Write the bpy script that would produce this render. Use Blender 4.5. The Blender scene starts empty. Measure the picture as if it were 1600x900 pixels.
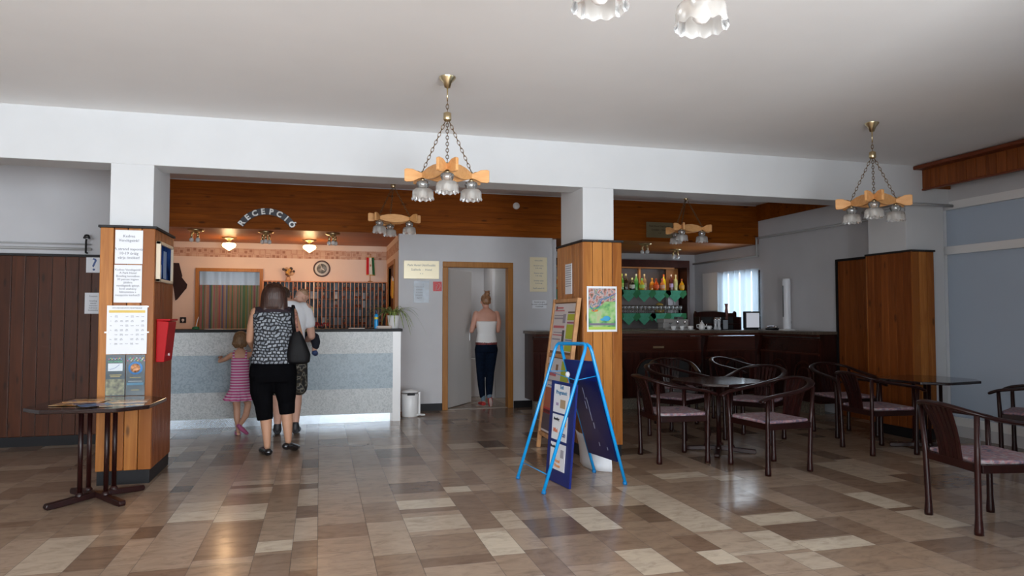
import bpy, bmesh, math, random
from mathutils import Vector, Matrix
random.seed(7)
PI = math.pi
scene = bpy.context.scene
COL = scene.collection

# ---------------------------------------------------------------- camera, world, lights, exposure
cam_d = bpy.data.cameras.new('camera')
cam = bpy.data.objects.new('camera', cam_d); COL.objects.link(cam)
cam.location = (0, 0, 1.33)
cam.rotation_euler = (PI/2 + math.radians(2.2906), 0, -math.radians(15.2435))
cam_d.sensor_width = 36; cam_d.lens = 1100/1600*36
cam_d.clip_start = .05; cam_d.clip_end = 100
scene.camera = cam
scene.view_settings.view_transform = 'Standard'
scene.view_settings.look = 'None'
scene.view_settings.exposure = 0.64
scene.view_settings.gamma = 1
scene.view_settings.use_curve_mapping = False
scene.cycles.use_denoising = True
scene.cycles.max_bounces = 8
scene.cycles.diffuse_bounces = 5
scene.cycles.glossy_bounces = 4
scene.cycles.transparent_max_bounces = 12
scene.cycles.caustics_reflective = False
scene.cycles.caustics_refractive = False
scene.cycles.sample_clamp_indirect = 6
w = bpy.data.worlds.new('sky'); scene.world = w; w.use_nodes = True
w.node_tree.nodes['Background'].inputs[0].default_value = (.72, .86, 1, 1)
w.node_tree.nodes['Background'].inputs[1].default_value = 3.0

def area(name, loc, rot, sx, sy, power, color=(1, 1, 1)):
    l = bpy.data.lights.new(name, 'AREA'); l.shape = 'RECTANGLE'; l.size = sx; l.size_y = sy
    l.energy = power; l.color = color
    o = bpy.data.objects.new(name, l); COL.objects.link(o); o.location = loc; o.rotation_euler = rot
    return o
# daylight through the glazed entrance and the shop windows behind the camera, and the right-hand windows
area('daylight_entrance', (1.65, -2.1, 1.25), (PI/2+.45, 0, 0), 2.3, 2.3, 215, (.96, .98, 1))
area('daylight_window', (-2.6, -2.0, 1.5), (PI/2+.45, 0, 0), 3.2, 1.9, 140, (.96, .98, 1))
area('daylight_side', (6.75, 1.2, 1.6), (PI/2, 0, PI/2), 3.2, 1.7, 3, (.9, .96, 1))
area('daylight_bar_window', (6.74, 10.45, 1.65), (PI/2, 0, PI/2), 1.0, .8, 7, (.8, .9, 1))
area('lobby_fill', (2.25, 10.9, 2.44), (0, 0, 0), .5, .5, 3.2, (1, .97, .93))  # added fill light that brightens the washroom lobby, no fixture there
area('back_office_fill', (-1.4, 12.75, 1.8), (-PI/2, 0, PI), 1.0, .8, 3, (.85, .93, 1))  # added light inside the closed back office, which has no outer window

# ---------------------------------------------------------------- materials
MATS = {}
def nodes(m):
    m.use_nodes = True
    nt = m.node_tree
    return nt, nt.nodes, nt.links, nt.nodes['Principled BSDF']
def mat(name, col, rough=.5, metal=0, noise=0, nscale=8, bump=0, emit=0, alpha=1, trans=0, spec=.5, coat=0, emcol=None, stretch=(1,1,1)):
    if name in MATS: return MATS[name]
    m = bpy.data.materials.new(name); nt, N, L, b = nodes(m)
    b.inputs['Base Color'].default_value = (*col, 1); b.inputs['Roughness'].default_value = rough
    b.inputs['Metallic'].default_value = metal; b.inputs['Specular IOR Level'].default_value = spec
    b.inputs['Coat Weight'].default_value = coat
    b.inputs['Coat Roughness'].default_value = .08
    b.inputs['Transmission Weight'].default_value = trans
    if alpha < 1: b.inputs['Alpha'].default_value = alpha
    if emit:
        b.inputs['Emission Color'].default_value = (*(emcol or col), 1); b.inputs['Emission Strength'].default_value = emit
    if noise or bump:
        tc = N.new('ShaderNodeTexCoord'); mp = N.new('ShaderNodeMapping'); mp.inputs['Scale'].default_value = stretch
        nz = N.new('ShaderNodeTexNoise'); nz.inputs['Scale'].default_value = nscale; nz.inputs['Detail'].default_value = 5
        L.new(tc.outputs['Object'], mp.inputs[0]); L.new(mp.outputs[0], nz.inputs['Vector'])
        if noise:
            r = N.new('ShaderNodeValToRGB')
            r.color_ramp.elements[0].position = .3; r.color_ramp.elements[1].position = .7
            r.color_ramp.elements[0].color = (*[c*(1-noise) for c in col], 1)
            r.color_ramp.elements[1].color = (*[min(1, c*(1+noise)) for c in col], 1)
            L.new(nz.outputs['Fac'], r.inputs[0]); L.new(r.outputs[0], b.inputs['Base Color'])
        if bump:
            bp = N.new('ShaderNodeBump'); bp.inputs['Strength'].default_value = bump; bp.inputs['Distance'].default_value = .01
            L.new(nz.outputs['Fac'], bp.inputs['Height']); L.new(bp.outputs[0], b.inputs['Normal'])
    MATS[name] = m
    return m
def wood(name, c1, c2, stretch, rough=.4, knots=True, spread=.45, coat=.0, spec=.25):
    """planked wood: grain noise stretched along the board, a tint for each board from its 'rnd' attribute"""
    if name in MATS: return MATS[name]
    m = bpy.data.materials.new(name); nt, N, L, b = nodes(m)
    tc = N.new('ShaderNodeTexCoord'); at = N.new('ShaderNodeAttribute'); at.attribute_name = 'rnd'
    mul = N.new('ShaderNodeVectorMath'); mul.operation = 'SCALE'; mul.inputs['Scale'].default_value = 37
    L.new(at.outputs['Vector'], mul.inputs[0])
    add = N.new('ShaderNodeVectorMath'); L.new(tc.outputs['Object'], add.inputs[0]); L.new(mul.outputs[0], add.inputs[1])
    mp = N.new('ShaderNodeMapping'); mp.inputs['Scale'].default_value = stretch; L.new(add.outputs[0], mp.inputs[0])
    nz = N.new('ShaderNodeTexNoise'); nz.inputs['Scale'].default_value = 1; nz.inputs['Detail'].default_value = 6; nz.inputs['Distortion'].default_value = 1.2
    L.new(mp.outputs[0], nz.inputs['Vector'])
    s = N.new('ShaderNodeMath'); s.operation = 'MULTIPLY_ADD'; s.inputs[1].default_value = spread; s.inputs[2].default_value = -spread/2
    L.new(at.outputs['Fac'], s.inputs[0])
    a2 = N.new('ShaderNodeMath'); a2.operation = 'ADD'; L.new(nz.outputs['Fac'], a2.inputs[0]); L.new(s.outputs[0], a2.inputs[1])
    r = N.new('ShaderNodeValToRGB'); r.color_ramp.elements[0].position = .22; r.color_ramp.elements[1].position = .78
    r.color_ramp.elements[0].color = (*c1, 1); r.color_ramp.elements[1].color = (*c2, 1)
    L.new(a2.outputs[0], r.inputs[0])
    out = r.outputs[0]
    if knots:
        mp2 = N.new('ShaderNodeMapping'); mp2.inputs['Scale'].default_value = tuple(min(v, 9)*.9 if v > 5 else v*1.6 for v in stretch)
        L.new(add.outputs[0], mp2.inputs[0])
        v = N.new('ShaderNodeTexVoronoi'); v.inputs['Scale'].default_value = 1; L.new(mp2.outputs[0], v.inputs['Vector'])
        r2 = N.new('ShaderNodeValToRGB'); r2.color_ramp.elements[0].position = .07; r2.color_ramp.elements[1].position = .15
        r2.color_ramp.elements[0].color = (.25, .25, .25, 1); r2.color_ramp.elements[1].color = (1, 1, 1, 1)
        L.new(v.outputs['Distance'], r2.inputs[0])
        mx = N.new('ShaderNodeMixRGB'); mx.blend_type = 'MULTIPLY'; mx.inputs[0].default_value = .8
        L.new(out, mx.inputs[1]); L.new(r2.outputs[0], mx.inputs[2]); out = mx.outputs[0]
    L.new(out, b.inputs['Base Color']); b.inputs['Roughness'].default_value = rough; b.inputs['Specular IOR Level'].default_value = spec
    b.inputs['Coat Weight'].default_value = coat; b.inputs['Coat Roughness'].default_value = .2
    MATS[name] = m
    return m
def sRGB(h):
    h = h.lstrip('#'); return tuple(((int(h[i:i+2], 16)/255+.055)/1.055)**2.4 if int(h[i:i+2], 16) > 10 else int(h[i:i+2], 16)/255/12.92 for i in (0, 2, 4))

M_wall = mat('white plaster', (.66, .67, .68), .9, noise=.02, nscale=3, bump=.05)
M_grey = mat('grey-white plaster', (.60, .60, .62), .9, noise=.04, nscale=2, bump=.05)
M_ceil = mat('ceiling paint', (.88, .87, .86), .92, noise=.015, nscale=2)
M_pink = mat('pink plaster', (.76, .615, .52), .9, noise=.03, nscale=3)
M_black = mat('black lacquer', (.010, .010, .012), .5, spec=.25)
M_blackm = mat('black matt', (.015, .015, .017), .7)
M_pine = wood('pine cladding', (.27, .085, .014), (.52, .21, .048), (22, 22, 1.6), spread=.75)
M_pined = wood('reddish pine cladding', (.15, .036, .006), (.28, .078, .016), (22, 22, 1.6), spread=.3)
M_fascia = wood('varnished fascia boards', (.16, .036, .0015), (.28, .072, .004), (1.6, 22, 22), spread=.25, rough=.6, coat=0, spec=.12)
M_soffit = wood('varnished soffit boards', (.24, .062, .005), (.40, .12, .010), (1.6, 22, 22), spread=.25)
M_dkwood = wood('dark mahogany', (.020, .0055, .0035), (.055, .013, .008), (14, 14, 2), knots=False, coat=.3, rough=.3)
M_chair = wood('chair mahogany', (.011, .0022, .0020), (.024, .005, .0042), (10, 10, 3), knots=False, coat=.08, rough=.35)
M_oak = wood('door frame oak', (.30, .12, .022), (.44, .19, .045), (30, 30, 2), knots=False, spread=.2)
M_lampwood = wood('light lamp wood', (.58, .27, .085), (.74, .40, .17), (6, 30, 30), knots=False, spread=.2)
M_brass = mat('brass', (.62, .50, .30), .28, 1)
M_chain = mat('dark brass chain', (.20, .13, .07), .4, 1)
M_steel = mat('brushed steel', (.30, .335, .37), .24, 1, bump=.1, nscale=30, stretch=(1, 1, 30))
M_chrome = mat('chrome', (.8, .8, .82), .12, 1)
M_white = mat('white enamel', (.82, .82, .82), .3)
M_paper = mat('white paper', (.80, .82, .86), .8)
M_ink = mat('black ink', (.05, .05, .06), .8)
M_greyink = mat('grey ink', (.25, .26, .29), .8)
M_blue = mat('bright blue paint', (.0, .30, .72), .3, coat=.4)
M_navy = mat('navy blue board', (.003, .014, .15), .35, coat=.2)
M_curtain = None

def glassmat(name, col=(1, 1, 1), rough=.05, mixf=.25, dif=.12, ior=1.45):
    """thin glass without refraction noise: transparent + glossy + a little diffuse"""
    m = bpy.data.materials.new(name); m.use_nodes = True; N = m.node_tree.nodes; L = m.node_tree.links; N.clear()
    o = N.new('ShaderNodeOutputMaterial'); t = N.new('ShaderNodeBsdfTransparent'); t.inputs[0].default_value = (*col, 1)
    g = N.new('ShaderNodeBsdfGlossy'); g.inputs['Roughness'].default_value = rough
    d = N.new('ShaderNodeBsdfTranslucent'); d2 = N.new('ShaderNodeBsdfDiffuse'); d2.inputs[0].default_value = (.8, .78, .74, 1)
    fr = N.new('ShaderNodeFresnel'); fr.inputs[0].default_value = ior
    ad = N.new('ShaderNodeMath'); ad.operation = 'ADD'; ad.inputs[1].default_value = mixf*.3; L.new(fr.outputs[0], ad.inputs[0])
    m1 = N.new('ShaderNodeMixShader'); m2 = N.new('ShaderNodeMixShader'); m3 = N.new('ShaderNodeMixShader')
    m3.inputs[0].default_value = .5; L.new(d.outputs[0], m3.inputs[1]); L.new(d2.outputs[0], m3.inputs[2])
    m1.inputs[0].default_value = dif; L.new(t.outputs[0], m1.inputs[1]); L.new(m3.outputs[0], m1.inputs[2])
    L.new(ad.outputs[0], m2.inputs[0]); L.new(m1.outputs[0], m2.inputs[1]); L.new(g.outputs[0], m2.inputs[2])
    L.new(m2.outputs[0], o.inputs[0]); return m
M_pane = glassmat('window pane', (.95, .98, 1), .02, .05, .02)
M_shade = glassmat('ribbed lamp glass', (.97, .95, .91), .25, .1, .55)
M_pane2 = glassmat('matt glazing', (.97, .98, 1), .5, .0, .0, 1.001)
M_shadeg = glassmat('smoky lamp glass', (.80, .82, .82), .15, .3, .25)
M_glass = glassmat('drinking glass', (.9, .93, .93), .1, .6, .34)

def clothmat(name, col, through=.5):
    m = bpy.data.materials.new(name); m.use_nodes = True; N = m.node_tree.nodes; L = m.node_tree.links; N.clear()
    o = N.new('ShaderNodeOutputMaterial'); a = N.new('ShaderNodeBsdfDiffuse'); b = N.new('ShaderNodeBsdfTranslucent')
    a.inputs[0].default_value = (*col, 1); b.inputs[0].default_value = (*col, 1)
    x = N.new('ShaderNodeMixShader'); x.inputs[0].default_value = through
    L.new(a.outputs[0], x.inputs[1]); L.new(b.outputs[0], x.inputs[2]); L.new(x.outputs[0], o.inputs[0]); return m
M_sheer = clothmat('sheer curtain', (.86, .92, .97), .75)
M_frost = clothmat('frosted glazing film', (.40, .42, .45), .25)

def ramp_mat(name, builder, rough=.6, **kw):
    m = bpy.data.materials.new(name); nt, N, L, b = nodes(m); b.inputs['Roughness'].default_value = rough
    builder(N, L, b); MATS[name] = m; return m
def mapped(N, L, scale=(1, 1, 1), loc=(0, 0, 0), rot=(0, 0, 0)):
    tc = N.new('ShaderNodeTexCoord'); mp = N.new('ShaderNodeMapping'); mp.inputs['Scale'].default_value = scale
    mp.inputs['Location'].default_value = loc; mp.inputs['Rotation'].default_value = rot
    L.new(tc.outputs['Object'], mp.inputs[0]); return mp.outputs[0]
def cramp(N, stops, interp='LINEAR'):
    r = N.new('ShaderNodeValToRGB'); r.color_ramp.interpolation = interp
    e = r.color_ramp.elements
    while len(e) < len(stops): e.new(.5)
    for k, (p, c) in enumerate(stops): e[k].position = p; e[k].color = (*c, 1)
    return r

# floor stone: colour of each tile in the 'rnd' attribute, cloudy travertine noise
def _floor(N, L, b):
    at = N.new('ShaderNodeAttribute'); at.attribute_name = 'rnd'
    r = cramp(N, [(0, (.115, .075, .052)), (.2, (.22, .145, .10)), (.5, (.305, .215, .152)), (.8, (.39, .29, .215)), (1, (.60, .51, .40))])
    L.new(at.outputs['Fac'], r.inputs[0])
    nz = N.new('ShaderNodeTexNoise'); nz.inputs['Scale'].default_value = 7; nz.inputs['Detail'].default_value = 8; nz.inputs['Roughness'].default_value = .65
    nz.inputs['Distortion'].default_value = .8
    L.new(mapped(N, L, (1, 2.2, 1)), nz.inputs['Vector'])
    r2 = cramp(N, [(.3, (.72, .70, .68)), (.5, (1, 1, 1)), (.72, (1.15, 1.14, 1.12))]); L.new(nz.outputs['Fac'], r2.inputs[0])
    mx = N.new('ShaderNodeMixRGB'); mx.blend_type = 'MULTIPLY'; mx.inputs[0].default_value = 1
    L.new(r.outputs[0], mx.inputs[1]); L.new(r2.outputs[0], mx.inputs[2]); L.new(mx.outputs[0], b.inputs['Base Color'])
    r3 = cramp(N, [(.3, (.26,)*3), (.7, (.15,)*3)]); L.new(nz.outputs['Fac'], r3.inputs[0]); L.new(r3.outputs[0], b.inputs['Roughness'])
    b.inputs['Specular IOR Level'].default_value = .38
M_floor = ramp_mat('travertine tiles', _floor)
M_grout = mat('dark grout', (.08, .06, .05), .9)

# ---------------------------------------------------------------- mesh builder
class MB:
    def __init__(s): s.bm = bmesh.new(); s.lay = s.bm.faces.layers.float.new('rnd'); s.M = Matrix(); s.mi = 0
    def _fin(s, verts, faces, rnd):
        for v in verts: v.co = s.M @ v.co
        r = random.random() if rnd is None else rnd
        for f in faces: f[s.lay] = r; f.material_index = s.mi
    def poly(s, pts, faces, rnd=None, smooth=False):
        vs = [s.bm.verts.new(Vector(p)) for p in pts]; fs = []
        for f in faces:
            try:
                fc = s.bm.faces.new([vs[i] for i in f]); fc.smooth = smooth; fs.append(fc)
            except ValueError: pass
        s._fin(vs, fs, rnd); return fs
    def box(s, a, b, rnd=None, bev=0):
        x0, x1 = sorted((a[0], b[0])); y0, y1 = sorted((a[1], b[1])); z0, z1 = sorted((a[2], b[2]))
        if not bev:
            return s.poly([(x0,y0,z0),(x1,y0,z0),(x1,y1,z0),(x0,y1,z0),(x0,y0,z1),(x1,y0,z1),(x1,y1,z1),(x0,y1,z1)],
                   [(3,2,1,0),(4,5,6,7),(0,1,5,4),(1,2,6,5),(2,3,7,6),(3,0,4,7)], rnd)
        t = bmesh.new(); bmesh.ops.create_cube(t, size=1)
        for v in t.verts: v.co = Vector(((x0+x1)/2+v.co.x*(x1-x0), (y0+y1)/2+v.co.y*(y1-y0), (z0+z1)/2+v.co.z*(z1-z0)))
        bmesh.ops.bevel(t, geom=t.edges[:], offset=bev, segments=2, affect='EDGES', profile=.5)
        s.absorb(t, rnd)
    def absorb(s, t, rnd=None, smooth=False):
        t.verts.index_update()
        s.poly([v.co.copy() for v in t.verts], [[v.index for v in f.verts] for f in t.faces], rnd, smooth); t.free()
    def rings(s, rings, rnd=None, cap=True, smooth=True, closed=True):
        n = len(rings[0]); pts = [p for r in rings for p in r]; fs = []
        for i in range(len(rings)-1):
            for j in range(n if closed else n-1):
                k = (j+1) % n; fs.append((i*n+j, i*n+k, (i+1)*n+k, (i+1)*n+j))
        if cap and closed:
            fs.append(tuple(reversed(range(n)))); fs.append(tuple(range((len(rings)-1)*n, len(rings)*n)))
        return s.poly(pts, fs, rnd, smooth)
    def lathe(s, prof, c=(0, 0, 0), n=20, rnd=None, cap=True, axis='z', wob=None):
        R = []
        for k, (r, z) in enumerate(prof):
            ring = []
            for j in range(n):
                a = 2*PI*j/n; rr = r; zz = z
                if wob: rr, zz = wob(r, z, a, k)
                p = (rr*math.cos(a), rr*math.sin(a), zz)
                if axis == 'y': p = (p[0], -p[2], p[1])
                if axis == 'x': p = (p[2], p[0], p[1])
                ring.append((c[0]+p[0], c[1]+p[1], c[2]+p[2]))
            R.append(ring)
        return s.rings(R, rnd, cap)
    def cyl(s, a, b, r, r2=None, n=12, rnd=None):
        return s.tube([a, b], [r, r if r2 is None else r2], n, rnd)
    def tube(s, path, rad, n=10, rnd=None, flat=None, up=None, closed=False):
        P = [Vector(p) for p in path]; m = len(P)
        if not hasattr(rad, '__len__'): rad = [rad]*m
        prev = None; R = []
        for i in range(m):
            if closed: t = (P[(i+1) % m]-P[i-1]).normalized()
            else: t = (P[min(i+1, m-1)]-P[max(i-1, 0)]).normalized()
            if up is not None: u = Vector(up)
            else: u = prev if prev is not None else (Vector((0, 0, 1)) if abs(t.z) < .9 else Vector((0, 1, 0)))
            x = t.cross(u)
            if x.length < 1e-5: x = t.cross(Vector((1, 0, 0)))
            x.normalize(); u2 = x.cross(t).normalized(); prev = u2
            fx, fz = flat if flat else (1, 1)
            R.append([tuple(P[i] + x*math.cos(2*PI*j/n)*rad[i]*fx + u2*math.sin(2*PI*j/n)*rad[i]*fz) for j in range(n)])
        if closed: R.append(R[0]); return s.rings(R, rnd, cap=False)
        return s.rings(R, rnd)
    def ball(s, c, r, n=14, rnd=None, rot=None):
        if not hasattr(r, '__len__'): r = (r, r, r)
        t = bmesh.new(); bmesh.ops.create_uvsphere(t, u_segments=n, v_segments=max(6, n*2//3), radius=1)
        R = rot.to_matrix() if rot else Matrix.Identity(3)
        for v in t.verts: v.co = R @ Vector((v.co.x*r[0], v.co.y*r[1], v.co.z*r[2])) + Vector(c)
        s.absorb(t, rnd, True)
    def prism(s, pts, y0, y1, plane='xz', rnd=None):
        n = len(pts)
        def P(p, y): return {'xz': (p[0], y, p[1]), 'xy': (p[0], p[1], y), 'yz': (y, p[0], p[1])}[plane]
        v = [P(p, y0) for p in pts] + [P(p, y1) for p in pts]
        fs = [tuple(range(n)), tuple(reversed(range(n, 2*n)))] + [(i, n+i, n+(i+1) % n, (i+1) % n) for i in range(n)]
        return s.poly(v, fs, rnd)
    def build(s, name, m, parent=None, bevel=0, recalc=True, remesh=0, sub=0):
        if recalc: bmesh.ops.recalc_face_normals(s.bm, faces=s.bm.faces[:])
        me = bpy.data.meshes.new(name); s.bm.to_mesh(me); s.bm.free()
        for k in (m if isinstance(m, (list, tuple)) else [m]): me.materials.append(k)
        o = bpy.data.objects.new(name, me); COL.objects.link(o)
        if parent: o.parent = parent
        if bevel:
            b = o.modifiers.new('bevel', 'BEVEL'); b.width = bevel; b.segments = 2; b.limit_method = 'ANGLE'
        if remesh:
            r = o.modifiers.new('remesh', 'REMESH'); r.mode = 'VOXEL'; r.voxel_size = remesh; r.use_smooth_shade = True
            q = o.modifiers.new('smooth', 'SMOOTH'); q.factor = .5; q.iterations = 3
        if sub:
            q = o.modifiers.new('sub', 'SUBSURF'); q.levels = sub; q.render_levels = sub
        return o
def tag(o, label=None, cat=None, group=None, kind=None):
    if label: o['label'] = label
    if cat: o['category'] = cat
    if group: o['group'] = group
    if kind: o['kind'] = kind
    return o
def struct(o): o['kind'] = 'structure'; return o
def empty(name, loc, rz=0, label=None, cat=None, group=None):
    o = bpy.data.objects.new(name, None); COL.objects.link(o); o.location = loc; o.rotation_euler = (0, 0, rz)
    o.empty_display_size = .1
    return tag(o, label, cat, group)
def copy_tree(o, parent=None):
    c = o.copy(); COL.objects.link(c); c.parent = parent
    for ch in list(o.children): copy_tree(ch, c)
    return c
def text(name, body, size, loc, rot, m, parent=None, extrude=.0008, align='CENTER', spacing=1.0, bold=0):
    cu = bpy.data.curves.new(name, 'FONT'); cu.body = body; cu.size = size; cu.extrude = extrude; cu.offset = bold
    cu.align_x = align; cu.align_y = 'CENTER'; cu.space_line = spacing; cu.resolution_u = 2
    t = bpy.data.objects.new(name+'_curve', cu)
    me = bpy.data.meshes.new_from_object(t); bpy.data.objects.remove(t); me.name = name
    me.materials.clear(); me.materials.append(m)
    o = bpy.data.objects.new(name, me); COL.objects.link(o); o.location = loc; o.rotation_euler = rot
    if parent: o.parent = parent
    return o
def wallholes(mb, u0, u1, z0, z1, v0, v1, holes, axis='y'):
    """wall slab in the u-z plane, thickness v0..v1, rectangular holes (u0,u1,z0,z1)"""
    us = sorted({u0, u1, *[h[0] for h in holes], *[h[1] for h in holes]}); us = [u for u in us if u0 <= u <= u1]
    for a, b in zip(us, us[1:]):
        hs = sorted([h for h in holes if h[0] <= a+1e-6 and h[1] >= b-1e-6], key=lambda h: h[2]); z = z0
        for h in hs+[(0, 0, z1, z1)]:
            if h[2] > z+1e-6:
                if axis == 'y': mb.box((a, v0, z), (b, v1, min(h[2], z1)))
                else: mb.box((v0, a, z), (v1, b, min(h[2], z1)))
            z = max(z, h[3])
XZ = (PI/2, 0, 0)          # lettering that faces -Y
XP = (PI/2, 0, PI/2)       # lettering that faces +X
XM = (PI/2, 0, -PI/2)      # lettering that faces -X
# ================================================================ the setting
# floor of stone tiles laid in strips running away from the camera
strips = [-5.0, -4.7, -4.42, -4.2, -3.8, -3.55, -3.2, -3.0, -2.7, -2.3, -2.1, -1.75, -1.55, -1.28, -1.08, -.94, -.655, -.34, -.14, 0, .30, .54, .935, 1.13, 1.28, 1.62, 1.85, 2.06, 2.23, 2.51, 2.71,
          3.14, 3.36, 3.79, 4.02, 4.31, 4.6, 4.82, 5.2, 5.4, 5.75, 6.0, 6.25, 6.6, 6.9]
special = {.54: [(4.92, 5.16, 1), (4.82, 4.92, .3), (4.4, 4.72, .92), (4.72, 4.82, .8), (7.2, 7.38, .85), (6.75, 7.2, .1), (5.7, 5.85, .8), (3.9, 4.3, .45)],
           .935: [(5.3, 5.48, 1), (3.85, 4.28, 1.0), (5.0, 5.2, .2), (4.7, 5.0, .25), (4.35, 4.7, .3), (6.5, 6.75, .8)],
           1.13: [(4.3, 4.72, .9), (5.3, 5.5, .8), (3.9, 4.3, .8)], 1.28: [(7.0, 7.3, .9), (4.65, 5.2, .3)],
           1.62: [(4.13, 4.65, 1), (3.36, 3.75, .95), (7.0, 7.38, .03), (3.78, 4.1, .4)], 1.85: [(5.0, 5.5, .8), (4.65, 5.0, .85), (3.3, 3.6, .35)],
           2.06: [(3.4, 3.62, 1), (4.2, 4.6, .1), (5.2, 5.6, .8)], 2.23: [(3.94, 4.43, .95), (4.62, 5.13, .92), (3.55, 3.9, .85), (3.2, 3.5, .8)],
           2.51: [(3.87, 4.3, .55), (3.5, 3.86, .95), (3.2, 3.45, .9)], 2.71: [(3.97, 4.18, .97), (3.45, 3.64, .97), (3.66, 3.95, .15), (5.27, 5.46, .95), (4.2, 4.5, .2)],
           3.14: [(5.1, 5.27, .9), (3.6, 4.0, .3)], 3.79: [(4.07, 4.5, .97), (3.6, 4.0, .9), (4.9, 5.4, .8)], 3.36: [(4.3, 4.8, .3)], 4.02: [(4.4, 5.4, .25)], 4.31: [(4.7, 5.5, .85)],
           -.14: [(4.4, 4.9, .85), (5.2, 5.7, .85), (5.9, 6.2, .8), (5.72, 5.88, .15)], -.34: [(4.25, 4.45, .95), (5.9, 6.05, .8), (3.6, 4.2, .3)],
           -.655: [(4.94, 5.15, .95), (5.7, 5.85, .85), (5.35, 5.65, .3), (5.95, 6.1, .85), (4.2, 4.9, .25)], -.94: [(5.01, 5.25, .95), (5.5, 5.7, .8), (4.1, 4.95, .7), (5.75, 6.4, .65)],
           -1.08: [(5.85, 6.05, .02), (4.7, 4.95, .1), (5.3, 5.6, .5)], -1.28: [(4.2, 4.6, .2)]}
rf = random.Random(3)
mb = MB()
for a, b in zip(strips, strips[1:]):
    sp = sorted(special.get(a, [])); y = -2.2; cells = []
    fills = sp + [(12.6, 12.6, 0)]
    for s0, s1, v in fills:
        while y < s0-1e-3:
            ln = rf.choice([.14, .2, .28, .38, .5, .65]); e = min(y+ln, s0)
            if s0-e < .1: e = s0
            vv = rf.choice([.15, .3, .4, .5, .5, .6, .65, .75, .88]) + rf.uniform(-.06, .06)
            cells.append((y, e, vv)); y = e
        if s1 > s0: cells.append((s0, s1, v)); y = s1
    for c0, c1, v in cells:
        g = .0012
        mb.poly([(a+g, c0+g, 0), (b-g, c0+g, 0), (b-g, c1-g, 0), (a+g, c1-g, 0)], [(0, 1, 2, 3)], max(0, min(1, v)))
mb.mi = 1
mb.box((-5.2, -2.4, -.1), (7.2, 12.9, -.0012))
struct(mb.build('floor', [M_floor, M_grout], recalc=False))

mb = MB(); mb.box((-5.2, -2.4, 3.0), (7.1, 6.64, 3.15)); struct(mb.build('ceiling', M_ceil))
mb = MB(); mb.box((-5.2, 6.64, 3.12), (7.1, 12.9, 3.27)); struct(mb.build('ceiling_back', M_ceil))
# long white beam on three posts
mb = MB(); mb.box((-5.0, 6.32, 2.57), (6.83, 6.64, 3.12)); struct(mb.build('beam', M_wall, bevel=.006))

def planks_x(mb, x0, x1, y, z0, z1, wd, th=.018):        # upright boards facing -Y
    n = max(1, round((x1-x0)/wd)); d = (x1-x0)/n
    for i in range(n): mb.box((x0+i*d+.002, y, z0), (x0+(i+1)*d-.002, y+th, z1), bev=.0055)
def planks_y(mb, x, y0, y1, z0, z1, wd, th=.018):        # upright boards facing +-X
    n = max(1, round((y1-y0)/wd)); d = (y1-y0)/n
    for i in range(n): mb.box((x, y0+i*d+.002, z0), (x+th, y0+(i+1)*d-.002, z1), bev=.0055)
def pillar(n, x0, x1, y0=6.225, y1=6.98, top=2.035, white=(.04, .04), side_l=M_pined, side_r=M_pined, front=M_pine, wd=.1, sw=.05, slw=None):
    e = empty('trim_%d' % n, ((x0+x1)/2, (y0+y1)/2, 0)); struct(e)
    X0, X1, Y0, Y1 = (x0-x1)/2, (x1-x0)/2, (y0-y1)/2, (y1-y0)/2
    m = MB(); m.box((X0+white[0], Y0+.1, 0), (X1-white[1], Y1-.02, 3.1)); m.build('post', M_wall, e, bevel=.004)
    m = MB(); m.box((X0+.012, Y0+.012, 0), (X1-.012, Y1-.01, .11)); m.build('base', M_black, e)
    m = MB(); m.box((X0-.012, Y0-.012, top), (X1+.012, Y1, top+.02)); m.build('top_ledge', M_blackm, e, bevel=.003)
    m = MB(); planks_x(m, X0, X1, Y0, .11, top, wd); planks_x(m, X0, X1, Y1-.02, .11, top, wd); m.build('front_cladding', front, e)
    m = MB(); planks_y(m, X0, Y0+.018, Y1-.02, .11, top, slw or sw); m.build('side_cladding', side_l, e)
    m = MB(); planks_y(m, X1-.018, Y0+.018, Y1-.02, .11, top, sw); m.build('side_cladding', side_r, e)
    return e
pillar(1, -1.69, -1.29)
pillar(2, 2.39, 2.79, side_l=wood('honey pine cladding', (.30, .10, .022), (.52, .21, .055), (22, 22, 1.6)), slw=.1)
pillar(3, 6.2, 6.5, y1=6.9, white=(.03, -.25), side_l=M_pined, wd=.1, slw=.1)

# board fascia behind the beam and the soffit under it
mb = MB(); n = 8
for i in range(7): mb.box((-5, 9.90, 2.49+i*.088+.0005), (6.83, 9.925, 2.49+(i+1)*.088-.0005), bev=.0015)
struct(mb.build('trim_4', M_fascia))
mb = MB(); mb.box((-5, 9.925, 2.5), (6.83, 10.02, 3.12)); struct(mb.build('wall_above_soffit', M_grey))
mb = MB()
for i in range(20): mb.box((-5, 9.93+i*.1+.001, 2.488), (6.9, 9.93+(i+1)*.1-.001, 2.502))
struct(mb.build('trim_5', M_soffit))
# dark boards on the side wall in front of the fascia, under the ceiling
mb = MB(); planks_y(mb, 6.79, 6.9, 9.9, 2.86, 3.12, .12); struct(mb.build('trim_6', M_fascia))

# white wall with the doorway
mb = MB(); wallholes(mb, 1.06, 3.33, 0, 2.49, 9.93, 10.05, [(1.75, 2.65, 0, 2.04)]); struct(mb.build('wall_front_of_washroom', M_grey))
mb = MB(); mb.box((1.12, 9.915, 0), (1.68, 9.93, .10)); mb.box((2.73, 9.915, 0), (3.33, 9.93, .10)); struct(mb.build('baseboard_centre', M_black))
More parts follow.
